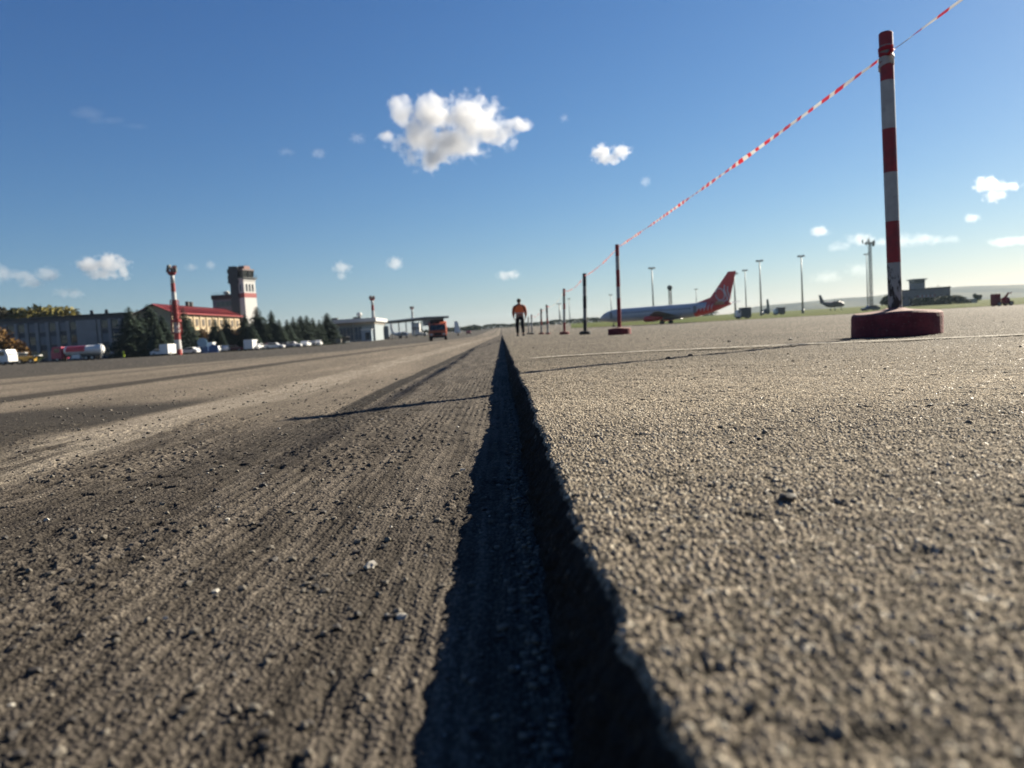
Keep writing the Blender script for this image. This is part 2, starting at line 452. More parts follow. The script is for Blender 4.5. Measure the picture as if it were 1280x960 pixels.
def grass_field():
    # front edge runs from behind the airliner to the taxiway on the far side of the post
    ex = np.linspace(0, 1, 60)
    fx = 24 + ex * 330; fy = 262 - 128 * np.clip(ex * 3.1, 0, 1) ** 0.8
    t = np.linspace(0, 1, 60)[:, None] ** 2
    Y = fy[None, :] + t * (1700 - fy[None, :]); X = fx[None, :] * (Y / fy[None, :]) + 0 * Y
    Z = ground_z(np.maximum(X, 1), Y) + STEP + 0.06 + 0.00006 * (Y - 100)
    g = N("airfield_grass"); co = g.co()
    a = g.mix(g.step(g.noise(co, 0.06, 5), 0.4, 0.62), (0.060, 0.088, 0.012), (0.105, 0.108, 0.024))
    a = g.mix(g.step(g.noise(co, 1.5, 5), 0.3, 0.8), a, (0.048, 0.06, 0.014))
    g.put(g.b.inputs['Base Color'], a); g.b.inputs['Roughness'].default_value = 0.95; g.b.inputs['Specular IOR Level'].default_value = 0.05
    g.bump(g.noise(co, 6, 5), 0.15)
    tag(grid_obj("grass_field", X, Y, Z, g.m), None, None, None, "structure")
grass_field()

def hills():
    prof = [(845, 0), (900, 4), (940, 11), (965, 17.5), (1000, 18.5), (1059, 20), (1106, 21.8), (1150, 24.5), (1186, 25.8), (1240, 24.5), (1280, 23.5), (1400, 27), (1600, 22), (1900, 12)]
    Yr = 3300.0
    xs = np.linspace(at(840, 400, Yr).x, at(1900, 400, Yr).x, 260)
    pxs = np.array([at(p, 400, Yr).x for p, _ in prof]); hs = np.array([h for _, h in prof]) * Yr / F
    hz = np.interp(xs, pxs, hs) + (fbm(xs / 160, xs * 0, 5, 3) - 0.5) * 7
    u = np.linspace(0, 1, 30)
    X = np.broadcast_to(xs[None, :], (30, len(xs))); Y = Yr - 1100 + u[:, None] * 1300 + 0 * X
    prf = np.sin(np.clip(u / 0.85, 0, 1) * math.pi / 2)[:, None] ** 1.3
    Z = 2 + hz[None, :] * prf + (vn(X / 90, Y / 90, 9) - 0.5) * 9 * prf * (1 - prf)
    g = N("wooded_hill"); co = g.co()
    c = g.mix(g.step(g.noise(g.scaled(co, (1, 0.4, 1)), 0.006, 5), 0.42, 0.56), (0.028, 0.034, 0.02), (0.075, 0.075, 0.042))
    g.put(g.b.inputs['Base Color'], c); g.b.inputs['Roughness'].default_value = 0.95; g.b.inputs['Specular IOR Level'].default_value = 0.05
    tag(grid_obj("hills", X, Y, Z, g.m), "long low wooded ridge on the horizon", None, None, "structure")
hills()

# pale chalk line over the slab in front of the near post
def chalk():
    P = [hit(px, py, STEP + 0.002) for px, py in ((1400, 411), (1290, 419.5), (1180, 424.5), (1060, 429.5), (980, 433), (900, 436.5), (800, 441), (712, 446), (664, 449.5))]
    P = [P[0] + (P[0] - P[1]) * 9] + P
    n = 260; ts = np.linspace(0, len(P) - 1, n); vs = []; 
    for i, t in enumerate(ts):
        k = min(int(t), len(P) - 2); p = P[k].lerp(P[k + 1], t - k)
        d = (P[k + 1] - P[k]).normalized(); nrm = Vector((-d.y, d.x, 0))
        wdt = 0.030 + 0.012 * math.sin(i * 0.9) * math.sin(i * 0.37)
        z = STEP + gz(p.x, p.y, False) + 0.0085
        vs.append((p.x + nrm.x * wdt, p.y + nrm.y * wdt, z)); vs.append((p.x - nrm.x * wdt, p.y - nrm.y * wdt, z))
    g = N("chalk"); co = g.co()
    f = g.noise(co, 60, 4, 0.7)
    g.put(g.b.inputs['Base Color'], g.mix(g.step(f, 0.45, 0.6), (0.29, 0.26, 0.20), (0.42, 0.39, 0.32)))
    g.b.inputs['Roughness'].default_value = 0.9
    m = MB().add(vs, [(2 * i, 2 * i + 1, 2 * i + 3, 2 * i + 2) for i in range(n - 1)])
    tag(m.build("painted_line", g.m), "thin worn pale line across the slab before the near post", None, None, "structure")
chalk()

# loose stones
rs = random.Random(4)
def stone_geo(r, seed, sub=1):
    bm = bmesh.new(); bmesh.ops.create_icosphere(bm, subdivisions=sub, radius=r)
    q = random.Random(seed)
    for v in bm.verts:
        k = 1 + q.uniform(-0.28, 0.28); v.co = Vector((v.co.x * k, v.co.y * k * 0.85, v.co.z * k * 0.65))
    V = [v.co.copy() for v in bm.verts]; Fc = [[v.index for v in f.verts] for f in bm.faces]; bm.free()
    return V, Fc
STG = [stone_geo(1.0, i, 1) for i in range(10)]
STONE_GREY = mat("crushed_stone", (0.20, 0.175, 0.14), 0.85, 0, 0.3, 180)
STONE_PALE = mat("pale_stone", (0.62, 0.58, 0.50), 0.8, 0, 0.2, 150)
STONE_DARK = mat("tarry_lump", (0.06, 0.052, 0.046), 0.7, 0, 0.3, 150)
def scatter():
    m = MB()
    P = []
    for i in range(2600):
        Y = 0.22 + 3.6 * rs.random() ** 1.7
        X = EDGE0 - 0.02 - rs.random() ** 0.9 * (0.75 * Y + 0.1)
        P.append((X, Y, rs.choice((0.0009, 0.0012, 0.0016, 0.0022, 0.003)) * (0.8 + 0.5 * rs.random()) * (1 + 0.25 * Y)))
    a = np.array(P); z, _ = milled_height(a[:, 0], a[:, 1])
    for (X, Y, r), zz in zip(P, z):
        V, Fc = rs.choice(STG); rz = rs.uniform(0, 6.28); c, s = math.cos(rz), math.sin(rz)
        m.cur = 0 if rs.random() < 0.66 else (1 if rs.random() < 0.09 else 2)
        m.add([(X + (v.x * c - v.y * s) * r, Y + (v.x * s + v.y * c) * r, zz + v.z * r + r * 0.35) for v in V], Fc)
    tag(m.build("gravel", [STONE_GREY, STONE_PALE, STONE_DARK]), "fine loose chippings strewn over the milled asphalt", None, None, "stuff")
    m = MB(); P = []     # crumbs fallen at the foot of the cut
    for i in range(700):
        Y = 0.2 + 3.0 * rs.random() ** 1.5
        X = EDGE0 - 0.022 - 0.02 * rs.random() ** 2 - 0.006
        P.append((X, Y, rs.uniform(0.001, 0.0034)))
    a = np.array(P); z, _ = milled_height(a[:, 0], a[:, 1])
    for (X, Y, r), zz in zip(P, z):
        V, Fc = rs.choice(STG); m.cur = 0 if rs.random() < 0.7 else 1
        m.add([(X + v.x * r, Y + v.y * r, zz + v.z * r + r * .4) for v in V], Fc)
    tag(m.build("rubble", [STONE_GREY, STONE_DARK]), "crumbs fallen along the foot of the broken slab edge", None, None, "stuff")
    m = MB(); P = []
    for i in range(260):
        Y = 0.4 + 7 * rs.random() ** 1.5; X = EDGE0 + 0.02 + rs.random() * (0.75 * Y)
        P.append((X, Y, rs.uniform(0.0012, 0.0032) * (1 + 0.3 * Y)))
    a = np.array(P); z, _ = slab_height(a[:, 0], a[:, 1])
    for (X, Y, r), zz in zip(P, z):
        V, Fc = rs.choice(STG); m.cur = 0 if rs.random() < 0.6 else 1
        m.add([(X + v.x * r, Y + v.y * r, STEP + zz + v.z * r + r * 0.3) for v in V], Fc)
    tag(m.build("grit", [STONE_GREY, STONE_DARK]), "scattered grit on top of the coarse slab", None, None, "stuff")
scatter()
def lone_stone(px, py, r, m, label, slab=False):
    z0 = STEP if slab else 0.0; p = hit(px, py, z0)
    V, Fc = stone_geo(1.0, int(px * 7 + py), 2)
    h, _ = (slab_height if slab else milled_height)(np.array([p.x]), np.array([p.y]))
    o = MB().add([(v.x * r, v.y * r, v.z * r + r * 0.4) for v in V], Fc).build("stone", m)
    o.location = (p.x, p.y, z0 + float(h[0])); o.rotation_euler = (0, 0, px)
    tag(o, label, "stone", "stones lying loose on the asphalt")
lone_stone(463, 711, 0.0058, STONE_PALE, "pale whitish pebble on the milled lane left of the trench shadow")
lone_stone(329, 607, 0.0062, STONE_DARK, "small dark lump in the milled grooves, farther up left than the pale pebble")
lone_stone(547, 652, 0.0046, STONE_GREY, "grey chip close to the left rim of the trench shadow")
lone_stone(985, 631, 0.0060, STONE_DARK, "dark tarry crumb in the middle of the coarse slab", True)
lone_stone(835, 449, 0.010, STONE_DARK, "dark pebble just beside the near post's thin shadow, nearest the trench", True)
lone_stone(863, 446, 0.010, STONE_DARK, "dark pebble touching the near post's thin shadow, midway to the post", True)
lone_stone(912, 428, 0.012, STONE_DARK, "dark pebble behind the pale line, between trench and near post", True)
lone_stone(988, 425.5, 0.012, STONE_DARK, "dark pebble behind the pale line, closest to the near post base", True)

# ============================================================ barrier posts and tape
RED = mat("worn_red_paint", (0.34, 0.026, 0.034), 0.5, 0, 0.25, 14, 0.5)
WHITE_P = mat("worn_white_paint", (0.50, 0.50, 0.49), 0.5, 0, 0.12, 14, 0.35)
BLACK_P = mat("worn_black_paint", (0.03, 0.03, 0.032), 0.55, 0, 0.3, 14)
def disc_material():
    g = N("scuffed_red_base"); co = g.co()
    f = g.noise(co, 14, 5, 0.65); f2 = g.noise(g.scaled(co, (1, 1, 3)), 45, 5, 0.7)
    c = g.mix(g.step(f, 0.35, 0.65), (0.105, 0.014, 0.018), (0.18, 0.028, 0.032))
    c = g.mix(g.step(f2, 0.56, 0.66, 0, 0.8), c, (0.030, 0.020, 0.018))
    c = g.mix(g.step(g.noise(co, 80, 4, 0.7), 0.60, 0.68, 0, 0.6), c, (0.22, 0.15, 0.13))
    nz = g.n("ShaderNodeSeparateXYZ"); g.l(g.n("ShaderNodeNewGeometry").outputs['Normal'], nz.inputs[0])
    dust = g.math('MULTIPLY', g.step(nz.outputs[2], 0.6, 0.95), g.step(f, 0.3, 0.6, 0.35, 0.9))
    c = g.mix(dust, c, (0.20, 0.115, 0.095))
    g.put(g.b.inputs['Base Color'], c); g.b.inputs['Roughness'].default_value = 0.85
    g.bump(g.math('ADD', g.noise(co, 50, 5, 0.7), g.noise(co, 12, 3)), 0.004)
    return g.m
RED_DISC = disc_material()
GREY_P = mat("worn_grey_paint", (0.30, 0.30, 0.29), 0.6, 0, 0.2, 12, 0.3)
def peeling_white():
    g = N("peeling_white_paint"); co = g.co()
    sep = g.n("ShaderNodeSeparateXYZ"); g.l(co, sep.inputs[0])
    f = g.noise(g.scaled(co, (1, 1, 0.35)), 34, 5, 0.72)
    thr = g.math('MULTIPLY', g.math('SUBTRACT', 0.42, sep.outputs[2]), 0.55)
    ff = g.math('ADD', f, thr)
    g.put(g.b.inputs['Base Color'], g.mix(g.step(ff, 0.60, 0.64), (0.25, 0.25, 0.24), (0.016, 0.012, 0.010)))
    g.b.inputs['Roughness'].default_value = 0.55
    g.bump(g.step(ff, 0.60, 0.64), 0.001)
    return g.m
PEEL = peeling_white()
def make_post(top, base, Y, scheme, bandpx, base_mat, label, discr=0.216, pr=0.0335, dark=None):
    p, _ = spot(base[0], Y)
    z0 = p.z - 0.004
    T = at(top[0], top[1], Y)
    root = empty("barrier_post", (p.x, p.y, z0), 0, label, "barrier post", "striped barrier posts along the slab")
    lx, hz = T.x - p.x, T.z - z0
    pxh = bandpx[-1] - bandpx[0]
    m = MB()
    # tyre-like weighted base with a domed concrete top
    h = 0.128 * discr / 0.216
    prof = [(discr * .97, 0), (discr, 0.012), (discr, h * .78), (discr * .985, h * .93), (discr * .93, h), (discr * .6, h * 1.04), (discr * .35, h * 1.08), (pr + .012, h * 1.15)]
    n = 48; vs = []
    for r, z in prof:
        for k in range(n):
            an = 2 * math.pi * k / n; rr = r * (1 + 0.008 * math.sin(5 * an + z * 30))
            wob = 0.004 * math.sin(3 * an + 1) * (z > h * .5)
            vs.append((rr * math.cos(an), rr * math.sin(an), z + wob))
    q = len(prof)
    fs = [(i * n + k, i * n + (k + 1) % n, (i + 1) * n + (k + 1) % n, (i + 1) * n + k) for i in range(q - 1) for k in range(n)] + [tuple(range(n - 1, -1, -1)), tuple(range((q - 1) * n, q * n))]
    m.add(vs, fs).build("base", base_mat, root, smooth=False, bevel=0)
    # striped tube: one continuous pole, colours by band
    m = MB(); n = 20; levels = []
    mats = []
    for i, c in enumerate(scheme):
        a = 1 - (bandpx[i] - bandpx[0]) / pxh; b = 1 - (bandpx[i + 1] - bandpx[0]) / pxh
        if c not in mats: mats.append(c)
        levels.append((a * hz, b * hz, mats.index(c)))
    for a, b, mi in levels:
        m.cur = mi
        m.tube([(lx * b / hz, 0, b), (lx * a / hz, 0, a)], pr, n, cap=False)
    m.cur = levels[0][2]
    tz = hz
    m.tube([(lx, 0, tz), (lx * 1.0, 0, tz + 0.006)], [pr, pr * 0.82], n, cap=False)
    m.tube([(lx, 0, tz + 0.006), (lx, 0, tz - 0.05)], [pr * 0.82, pr * 0.8], n, cap=True)
    m.build("pole", mats, root, smooth=True)
    if discr > 0.22 and Y < 5:
        b = MB(); zz = hz * (1 - (103.5 - bandpx[0]) / pxh)
        b.tube([(lx * .93 - 0.006, -pr - 0.0015, zz), (lx * .93 - 0.006, -pr + 0.004, zz)], 0.0055, 10)
        b.build("bolt_hole", BLACK_P, root)
    return root, Vector((p.x + lx, p.y, z0 + hz))
tops = []
r1, t1 = make_post((1107, 42), (1120.5, 418), 3.95, [RED, GREY_P, RED, WHITE_P, RED, WHITE_P, RED, PEEL, RED],
                   [42, 57, 75, 100, 159, 213, 274, 326, 383, 420], RED_DISC, "tall red and white pole in a wide round red base, nearest to the camera")
r2, t2 = make_post((771.3, 306), (774.5, 416), 13.6, [RED, WHITE_P, RED, WHITE_P, RED], [306, 320, 337, 358, 372, 418], RED_DISC, "second red and white pole from the camera, thin, on a red round base", 0.205, 0.036)
r3, t3 = make_post((730.5, 342), (731.5, 416), 19.6, [BLACK_P, GREY_P, BLACK_P, GREY_P, BLACK_P], [342, 357, 369, 384, 398, 416], BLACK_P, "black and grey pole on a black round base", 0.15, 0.048)
r4, t4 = make_post((705, 361), (705.5, 416), 26.5, [RED, GREY_P, RED, WHITE_P, RED], [361, 370, 379, 386, 402, 417], RED_DISC, "short looking red and white pole on a red base, next after the black one", 0.17, 0.045)
r5, t5 = make_post((683.3, 381), (685, 416), 39, [BLACK_P, GREY_P, RED, GREY_P, WHITE_P], [381, 391, 398, 405, 411, 418], RED_DISC, "greyish distant pole on a small red base, right one of the close pair", 0.13, 0.05)
r6, t6 = make_post((676.3, 386), (677, 416), 45, [BLACK_P, GREY_P, RED, GREY_P], [386, 392, 399, 406, 417], RED_DISC, "greyish distant pole on a small dark red base, left one of the close pair", 0.17, 0.055)
r7, t7 = make_post((664.3, 393), (665, 416), 57, [GREY_P, WHITE_P, GREY_P], [393, 400, 408, 417], BLACK_P, "faint pale pole on a flat black base, just right of the walking person", 0.19, 0.055)
r8, t8 = make_post((660.3, 396), (661, 416), 66, [GREY_P, WHITE_P, GREY_P], [396, 402, 410, 417], BLACK_P, "farthest faint pole on a black base, partly behind the walking person's hand", 0.19, 0.055)

TRED = mat("tape_red", (0.72, 0.03, 0.04), 0.4, 0, 0.08, 30)
TWHITE = mat("tape_white", (0.82, 0.80, 0.78), 0.4, 0, 0.05, 30)
def barrier_tape():
    def thin(m):     # translucent plastic film
        t = m.node_tree; b = t.nodes["Principled BSDF"]; o = t.nodes["Material Output"]
        tr = t.nodes.new("ShaderNodeBsdfTranslucent"); mx = t.nodes.new("ShaderNodeMixShader"); mx.inputs[0].default_value = 0.45
        src = b.inputs['Base Color'].links[0].from_socket; t.links.new(src, tr.inputs[0])
        t.links.new(b.outputs[0], mx.inputs[1]); t.links.new(tr.outputs[0], mx.inputs[2]); t.links.new(mx.outputs[0], o.inputs[0])
    thin(TRED); thin(TWHITE)
    A = t1 + Vector((0.0, -0.036, -0.105))
    behind = Vector((t1.x + 0.03, 3.95 - 10.2, A.z + 0.02))
    pts = [behind, A, t2 + Vector((0, -.03, -.055)), t3 + Vector((0, -.03, -.06)), t4 + Vector((0, -.03, -.08)), t5 + Vector((0, -.03, -.08)), t6 + Vector((0, -.03, -.1)), t7 + Vector((0, -.03, -.1))]
    sag = [0.0, 0.02, 0.06, 0.12, 0.2, 0.1, 0.2]
    vs = []; fs = []; mi = []; L = 0.0; prev = None; q = random.Random(8)
    for k in range(len(pts) - 1):
        a, b = pts[k], pts[k + 1]; n = 240 if k < 2 else 60
        for i in range(n + (1 if k == len(pts) - 2 else 0)):
            t = i / n; p = a.lerp(b, t); p.z -= sag[k] * 4 * t * (1 - t)
            if prev is not None: L += (p - prev).length
            prev = p.copy()
            d = (b - a).normalized(); side = d.cross(Vector((0, 0, 1))).normalized(); up = side.cross(d)
            nearpost = min(t, 1 - t) * (b - a).length
            tw = (1.45 if k else 0.5) + 0.35 * math.sin(L * 2.1 + 0.6) + 0.3 * math.sin(L * 4.7)
            wd = (0.021 if k else 0.013) * (0.55 + 0.3 * math.sin(L * 3.1) ** 2) * ((0.6 + 0.4 * min(1, nearpost / 0.3)) if k != 1 else 1.0)
            e = side * math.cos(tw) + up * math.sin(tw)
            fold = (side * -math.sin(tw) + up * math.cos(tw)) * 0.004 * math.sin(L * 13)
            vs += [p + e * wd, p + fold, p - e * wd]
            if len(vs) > 3:
                o = len(vs) - 6
                fs += [(o, o + 1, o + 4, o + 3), (o + 1, o + 2, o + 5, o + 4)]
                c = int(L / 0.105) % 2; mi += [c, c]
    m = MB(); m.add(vs, fs); m.mi = mi
    # wraps and knot round the near post
    for j, (dz, tl) in enumerate(((0, .22), (-0.03, -.12), (0.026, .05), (-0.055, 0.3))):
        ring = []; n = 28
        for i in range(n):
            an = 2 * math.pi * i / n
            ring.append((an, dz + tl * 0.05 * math.sin(an + j)))
        o = len(m.v); c = Vector((A.x, A.y + 0.036, A.z))
        V = []
        for an, z in ring:
            rr = 0.0345 + 0.001 * j + 0.001 * math.sin(an * 5)
            V += [(c.x + rr * math.cos(an), c.y + rr * math.sin(an), c.z + z - 0.011), (c.x + rr * math.cos(an), c.y + rr * math.sin(an), c.z + z + 0.011)]
        m.cur = j % 2
        m.add(V, [(2 * i, (2 * i + 2) % (2 * n), (2 * i + 3) % (2 * n), 2 * i + 1) for i in range(n)])
    m.cur = 0
    m.tube([A + Vector((-.012, -.002, -.012)), A + Vector((0, -.011, 0)), A + Vector((.02, -.004, .012))], [0.006, 0.011, 0.005], 7)
    m.cur = 1; m.tube([A + Vector((0, -.01, 0)), A + Vector((.012, -.015, -.03)), A + Vector((.004, -.009, -.06))], [0.006, 0.005, 0.002], 6)
    tag(m.build("barrier_tape", [TRED, TWHITE], smooth=True), "twisted red and white plastic tape strung from pole to pole", "barrier tape")
barrier_tape()

# ============================================================ the walking person
def skin_figure(name, verts, edges, radii, m, parent=None, sub=2):
    me = bpy.data.meshes.new(name); me.from_pydata(verts, edges, []); me.update()
    o = bpy.data.objects.new(name, me); COL.objects.link(o)
    md = o.modifiers.new("skin", 'SKIN'); md.use_smooth_shade = True
    sv = me.skin_vertices[0].data
    for i, r in enumerate(radii): sv[i].radius = r if isinstance(r, tuple) else (r, r); sv[i].use_root = (i == 0)
    ss = o.modifiers.new("sub", 'SUBSURF'); ss.levels = sub; ss.render_levels = sub
    bpy.context.view_layer.update()
    dg = bpy.context.evaluated_depsgraph_get()
    nm = bpy.data.meshes.new_from_object(o.evaluated_get(dg)); o.modifiers.clear(); o.data = nm
    nm.materials.clear(); nm.materials.append(m)
    nm.polygons.foreach_set("use_smooth", [True] * len(nm.polygons))
    if parent: o.parent = parent
    return o
SKIN = mat("skin", (0.42, 0.24, 0.17), 0.5, 0, 0.05, 8)
HAIR = mat("dark_hair", (0.02, 0.017, 0.015), 0.7, 0, 0.2, 60)
VEST = mat("orange_vest", (1.6, 0.30, 0.07), 0.7, 0, 0.08, 6)
DARKC = mat("black_cloth", (0.018, 0.019, 0.022), 0.85, 0, 0.2, 8)
SLEEVE = mat("dark_sleeve", (0.55, 0.12, 0.05), 0.85, 0, 0.2, 8)
REFL = mat("silver_band", (0.55, 0.55, 0.52), 0.4, 0, 0.1, 8)
SHOE = mat("shoe", (0.03, 0.028, 0.026), 0.6, 0, 0.2, 8)
def person(px, Y, H, label):
    p, _ = spot(px, Y)
    root = empty("person", (p.x, p.y, p.z - 0.005), R(4), label, "person", None, H / 1.76)
    # walking away from the camera: faces +Y, left foot forward
    V = [(0, 0, .95), (0, .01, 1.12), (0, .015, 1.30), (0, .0, 1.44), (0, -.005, 1.52), (0, .01, 1.60), (0, .012, 1.69)]
    E = [(0, 1), (1, 2), (2, 3), (3, 4), (4, 5), (5, 6)]
    Rr = [(.155, .11), (.145, .10), (.165, .115), (.11, .085), (.052, .052), (.075, .088), (.07, .085)]
    def chain(start, pts, rad):
        k = start
        for q, r in zip(pts, rad): V.append(q); Rr.append(r); E.append((k, len(V) - 1)); k = len(V) - 1
        return k
    hands = {}
    for s in (-1, 1):
        sw = 0.10 * s     # arm swing
        k = chain(3, [(s * .17, 0, 1.42), (s * .225, .0 - sw * .2, 1.30), (s * .25, -sw * .5, 1.13), (s * .25, sw * .4 + .02, 0.90), (s * .245, sw * .7 + .035, 0.84)], [.062, .05, .043, .03, .032])
        hands[s] = V[k]
        f = 0.17 if s < 0 else -0.13
        chain(0, [(s * .095, 0, .86), (s * .105, f * .65, .49), (s * .105, f, .10), (s * .11, f + .11, .035)], [.09, .062, .042, (.042, .03)])
    body = skin_figure("body", V, E, Rr, SKIN, root)
    # five separate curled fingers per hand, joined into the body mesh
    fb = MB()
    for s, hnd in hands.items():
        x, y, z = hnd
        for j in range(4):
            yy = y - .030 + j * .02; L = (.062, .07, .066, .052)[j]
            fb.tube([(x, yy, z - .01), (x - s * .002, yy + .003, z - .04), (x - s * .012, yy + .006, z - .04 - L * .5), (x - s * .026, yy + .006, z - .04 - L * .85)], [.0095, .0092, .0085, .006], 6)
        fb.tube([(x - s * .008, y + .03, z + .01), (x - s * .02, y + .048, z - .02), (x - s * .026, y + .045, z - .05)], [.011, .0105, .008], 6)
    bm = bmesh.new(); bm.from_mesh(body.data)
    tmp = bpy.data.meshes.new("t"); tmp.from_pydata(fb.v, [], fb.f); bm.from_mesh(tmp)
    # nose and ears
    bmesh.ops.create_icosphere(bm, subdivisions=1, radius=.014, matrix=Matrix.Translation((0, .10, 1.63)))
    for s in (-1, 1): bmesh.ops.create_icosphere(bm, subdivisions=1, radius=.02, matrix=Matrix.Translation((s * .082, .01, 1.635)) @ Matrix.Diagonal((.5, .8, 1.2, 1)))
    bm.to_mesh(body.data); bm.free(); bpy.data.meshes.remove(tmp)
    # clothing a little larger than the body
    skin_figure("trousers", [(0, 0, .98), (0, 0, .92), (-.095, 0, .86), (-.105, .11, .49), (-.105, .165, .13), (.095, 0, .86), (.105, -.085, .49), (.105, -.125, .13)],
                [(0, 1), (1, 2), (2, 3), (3, 4), (1, 5), (5, 6), (6, 7)], [(.172, .13), (.165, .125), .105, .083, .068, .105, .083, .068], DARKC, root)
    jv = [(0, 0, 1.0), (0, .01, 1.14), (0, .015, 1.31), (0, 0, 1.445), (0, 0, 1.49)]; je = [(0, 1), (1, 2), (2, 3), (3, 4)]; jr = [(.185, .14), (.178, .135), (.19, .14), (.135, .10), (.075, .07)]
    skin_figure("vest", jv, je, [(a * 1.16, b * 1.1) for a, b in jr], VEST, root)
    for s in (-1, 1):
        sw = 0.10 * s
        skin_figure("sleeve", [(s * .15, 0, 1.415), (s * .20, 0, 1.37), (s * .23, -sw * .2, 1.28), (s * .256, -sw * .5, 1.12), (s * .256, sw * .35 + .015, .92)], [(0, 1), (1, 2), (2, 3), (3, 4)], [.075, .078, .072, .062, .05], SLEEVE, root)
        f = 0.17 if s < 0 else -0.13
        m = MB(); m.box((s * .11, f + .06, .05), (.10, .29, .10), 0, 0.75); m.build("shoe", SHOE, root, bevel=0.02)
    b = MB()
    for zz in (1.08,):
        n = 24; vs = []
        for k in range(n):
            an = 2 * math.pi * k / n
            for dz in (-.025, .025): vs.append((.197 * math.cos(an), .01 + .155 * math.sin(an), zz + dz))
        b.add(vs, [(2 * k, (2 * k + 2) % (2 * n), (2 * k + 3) % (2 * n), 2 * k + 1) for k in range(n)])
    b.build("reflective_band", REFL, root)
    h = MB(); bm = bmesh.new(); bmesh.ops.create_uvsphere(bm, u_segments=16, v_segments=12, radius=1)
    h.add([(v.co.x * .092, v.co.y * .105 - .008, 1.67 + v.co.z * .095) for v in bm.verts if True], [[v.index for v in f.verts] for f in bm.faces if sum(v.co.z for v in f.verts) / len(f.verts) > -0.25 - 0.5 * (sum(v.co.y for v in f.verts) / len(f.verts) < 0)]); bm.free()
    h.build("hair", HAIR, root, smooth=True)
    return root
person(651, 35.8, 1.76, "person in an orange safety vest and black trousers walking away along the slab edge").scale = (1.13, 1.1, 1.0)

def far_worker(px, Y, label):
    p, _ = spot(px, Y)
    root = empty("person", (p.x, p.y, p.z), 0, label, "person")
    V = [(0, 0, .95), (0, 0, 1.15), (0, 0, 1.32), (0, 0, 1.44), (0, 0, 1.52), (0, 0, 1.66), (-.18, 0, 1.40), (-.24, 0, 1.15), (-.25, .03, .85), (.18, 0, 1.40), (.24, 0, 1.15), (.25, .03, .85), (-.1, 0, .85), (-.11, 0, .48), (-.11, 0, .05), (.1, 0, .85), (.12, 0, .48), (.12, 0, .05)]
    E = [(0, 1), (1, 2), (2, 3), (3, 4), (4, 5), (3, 6), (6, 7), (7, 8), (3, 9), (9, 10), (10, 11), (0, 12), (12, 13), (13, 14), (0, 15), (15, 16), (16, 17)]
    Rr = [(.16, .12), (.15, .11), (.17, .12), (.11, .09), .055, .09, .065, .05, .035, .065, .05, .035, .095, .07, .05, .095, .07, .05]
    skin_figure("body", V, E, Rr, DARKC, root, 1)
    Y1 = mat("yellow_vest", (0.62, 0.85, 0.03), 0.6, 0, 0.05, 5)
    skin_figure("jacket", [(0, 0, .90), (0, 0, 1.15), (0, 0, 1.32), (0, 0, 1.46)], [(0, 1), (1, 2), (2, 3)], [(.26, .2), (.24, .18), (.26, .18), (.14, .12)], Y1, root, 1)
    skin_figure("trousers", [(0, 0, .95), (-.1, 0, .8), (-.11, 0, .1), (.1, 0, .8), (.12, 0, .1)], [(0, 1), (1, 2), (0, 3), (3, 4)], [.17, .12, .09, .12, .09], Y1, root, 1)
far_worker(155, 158, "person in a bright yellow hi-vis suit standing on the apron by the conifers")

# ============================================================ light masts on the right
STEEL = mat("galvanised_steel", (0.26, 0.28, 0.28), 0.5, 0.3, 0.1, 0.5)
STEELD = mat("dark_steel", (0.10, 0.11, 0.11), 0.5, 0.3, 0.1, 0.5)
LAMPG = mat("lamp_housing", (0.14, 0.15, 0.15), 0.5, 0.2, 0.1, 1)
def light_mast(px, top, Y, label, head=1.3, r=0.42, darkm=None):
    p, by = spot(px + (0.06 * 60), Y)
    T = at(px, top, Y); H = T.z - p.z
    root = empty("light_mast", (T.x, Y, p.z - 0.2), 0, label, "light mast", "tall light masts beyond the apron")
    m = MB(); m.tube([(0, 0, 0), (0, 0, 2.2)], [r * 1.5, r * 1.4], 12); m.tube([(0, 0, 2.2), (0, 0, H)], [r, r * 0.5], 12); m.build("pole", STEEL, root, True)
    m = MB(); m.lathe([(head * .5, H - .55), (head * .8, H - .5), (head * .8, H - .35), (head * .5, H - .3)], n=16)
    m.build("ring", LAMPG, root)
    for k in range(8):
        an = 2 * math.pi * k / 8
        mm = MB(); mm.box((head * math.cos(an), head * math.sin(an), H - .2), (.75, .55, .6), an, 0.8)
        mm.tube([(head * .75 * math.cos(an), head * .75 * math.sin(an), H - .4), (head * math.cos(an), head * math.sin(an), H - .3)], .06, 5)
        mm.build("floodlight", LAMPG, root)
    return root
for a in ((814.5, 334, 352, "tall light mast above the airliner's middle, left one of the two over its fuselage"),
          (917.5, 341, 330, "light mast standing just behind the tip of the red tail fin"),
          (931, 337, 420, "slim light mast between the red tail fin and the dark van", 1.2, 0.36),
          (949.3, 325, 345, "tall light mast just right of the dark van"),
          (1001.3, 319, 345, "tall light mast between the small dark aircraft and its neighbour mast"),
          (1083, 317, 480, "thin light mast close against the antenna tower", 1.3, 0.4),
          (870, 361, 640, "faint far light mast just left of the red tail fin", 1.3, 0.45),
          (763.3, 368, 640, "faint far light mast left of the second striped pole", 1.3, 0.45),
          (711, 373, 700, "faint far light mast between the fourth pole and the black pole", 1.3, 0.42),
          (698.8, 379, 700, "hazy far light mast standing right by the clump of trees", 1.9, 0.75),
          (1005.0, 386, 700, "tiny far lamp post on the grass edge", 0.8, 0.3)):
    if a[0] == 1005.0: continue
    light_mast(*a)

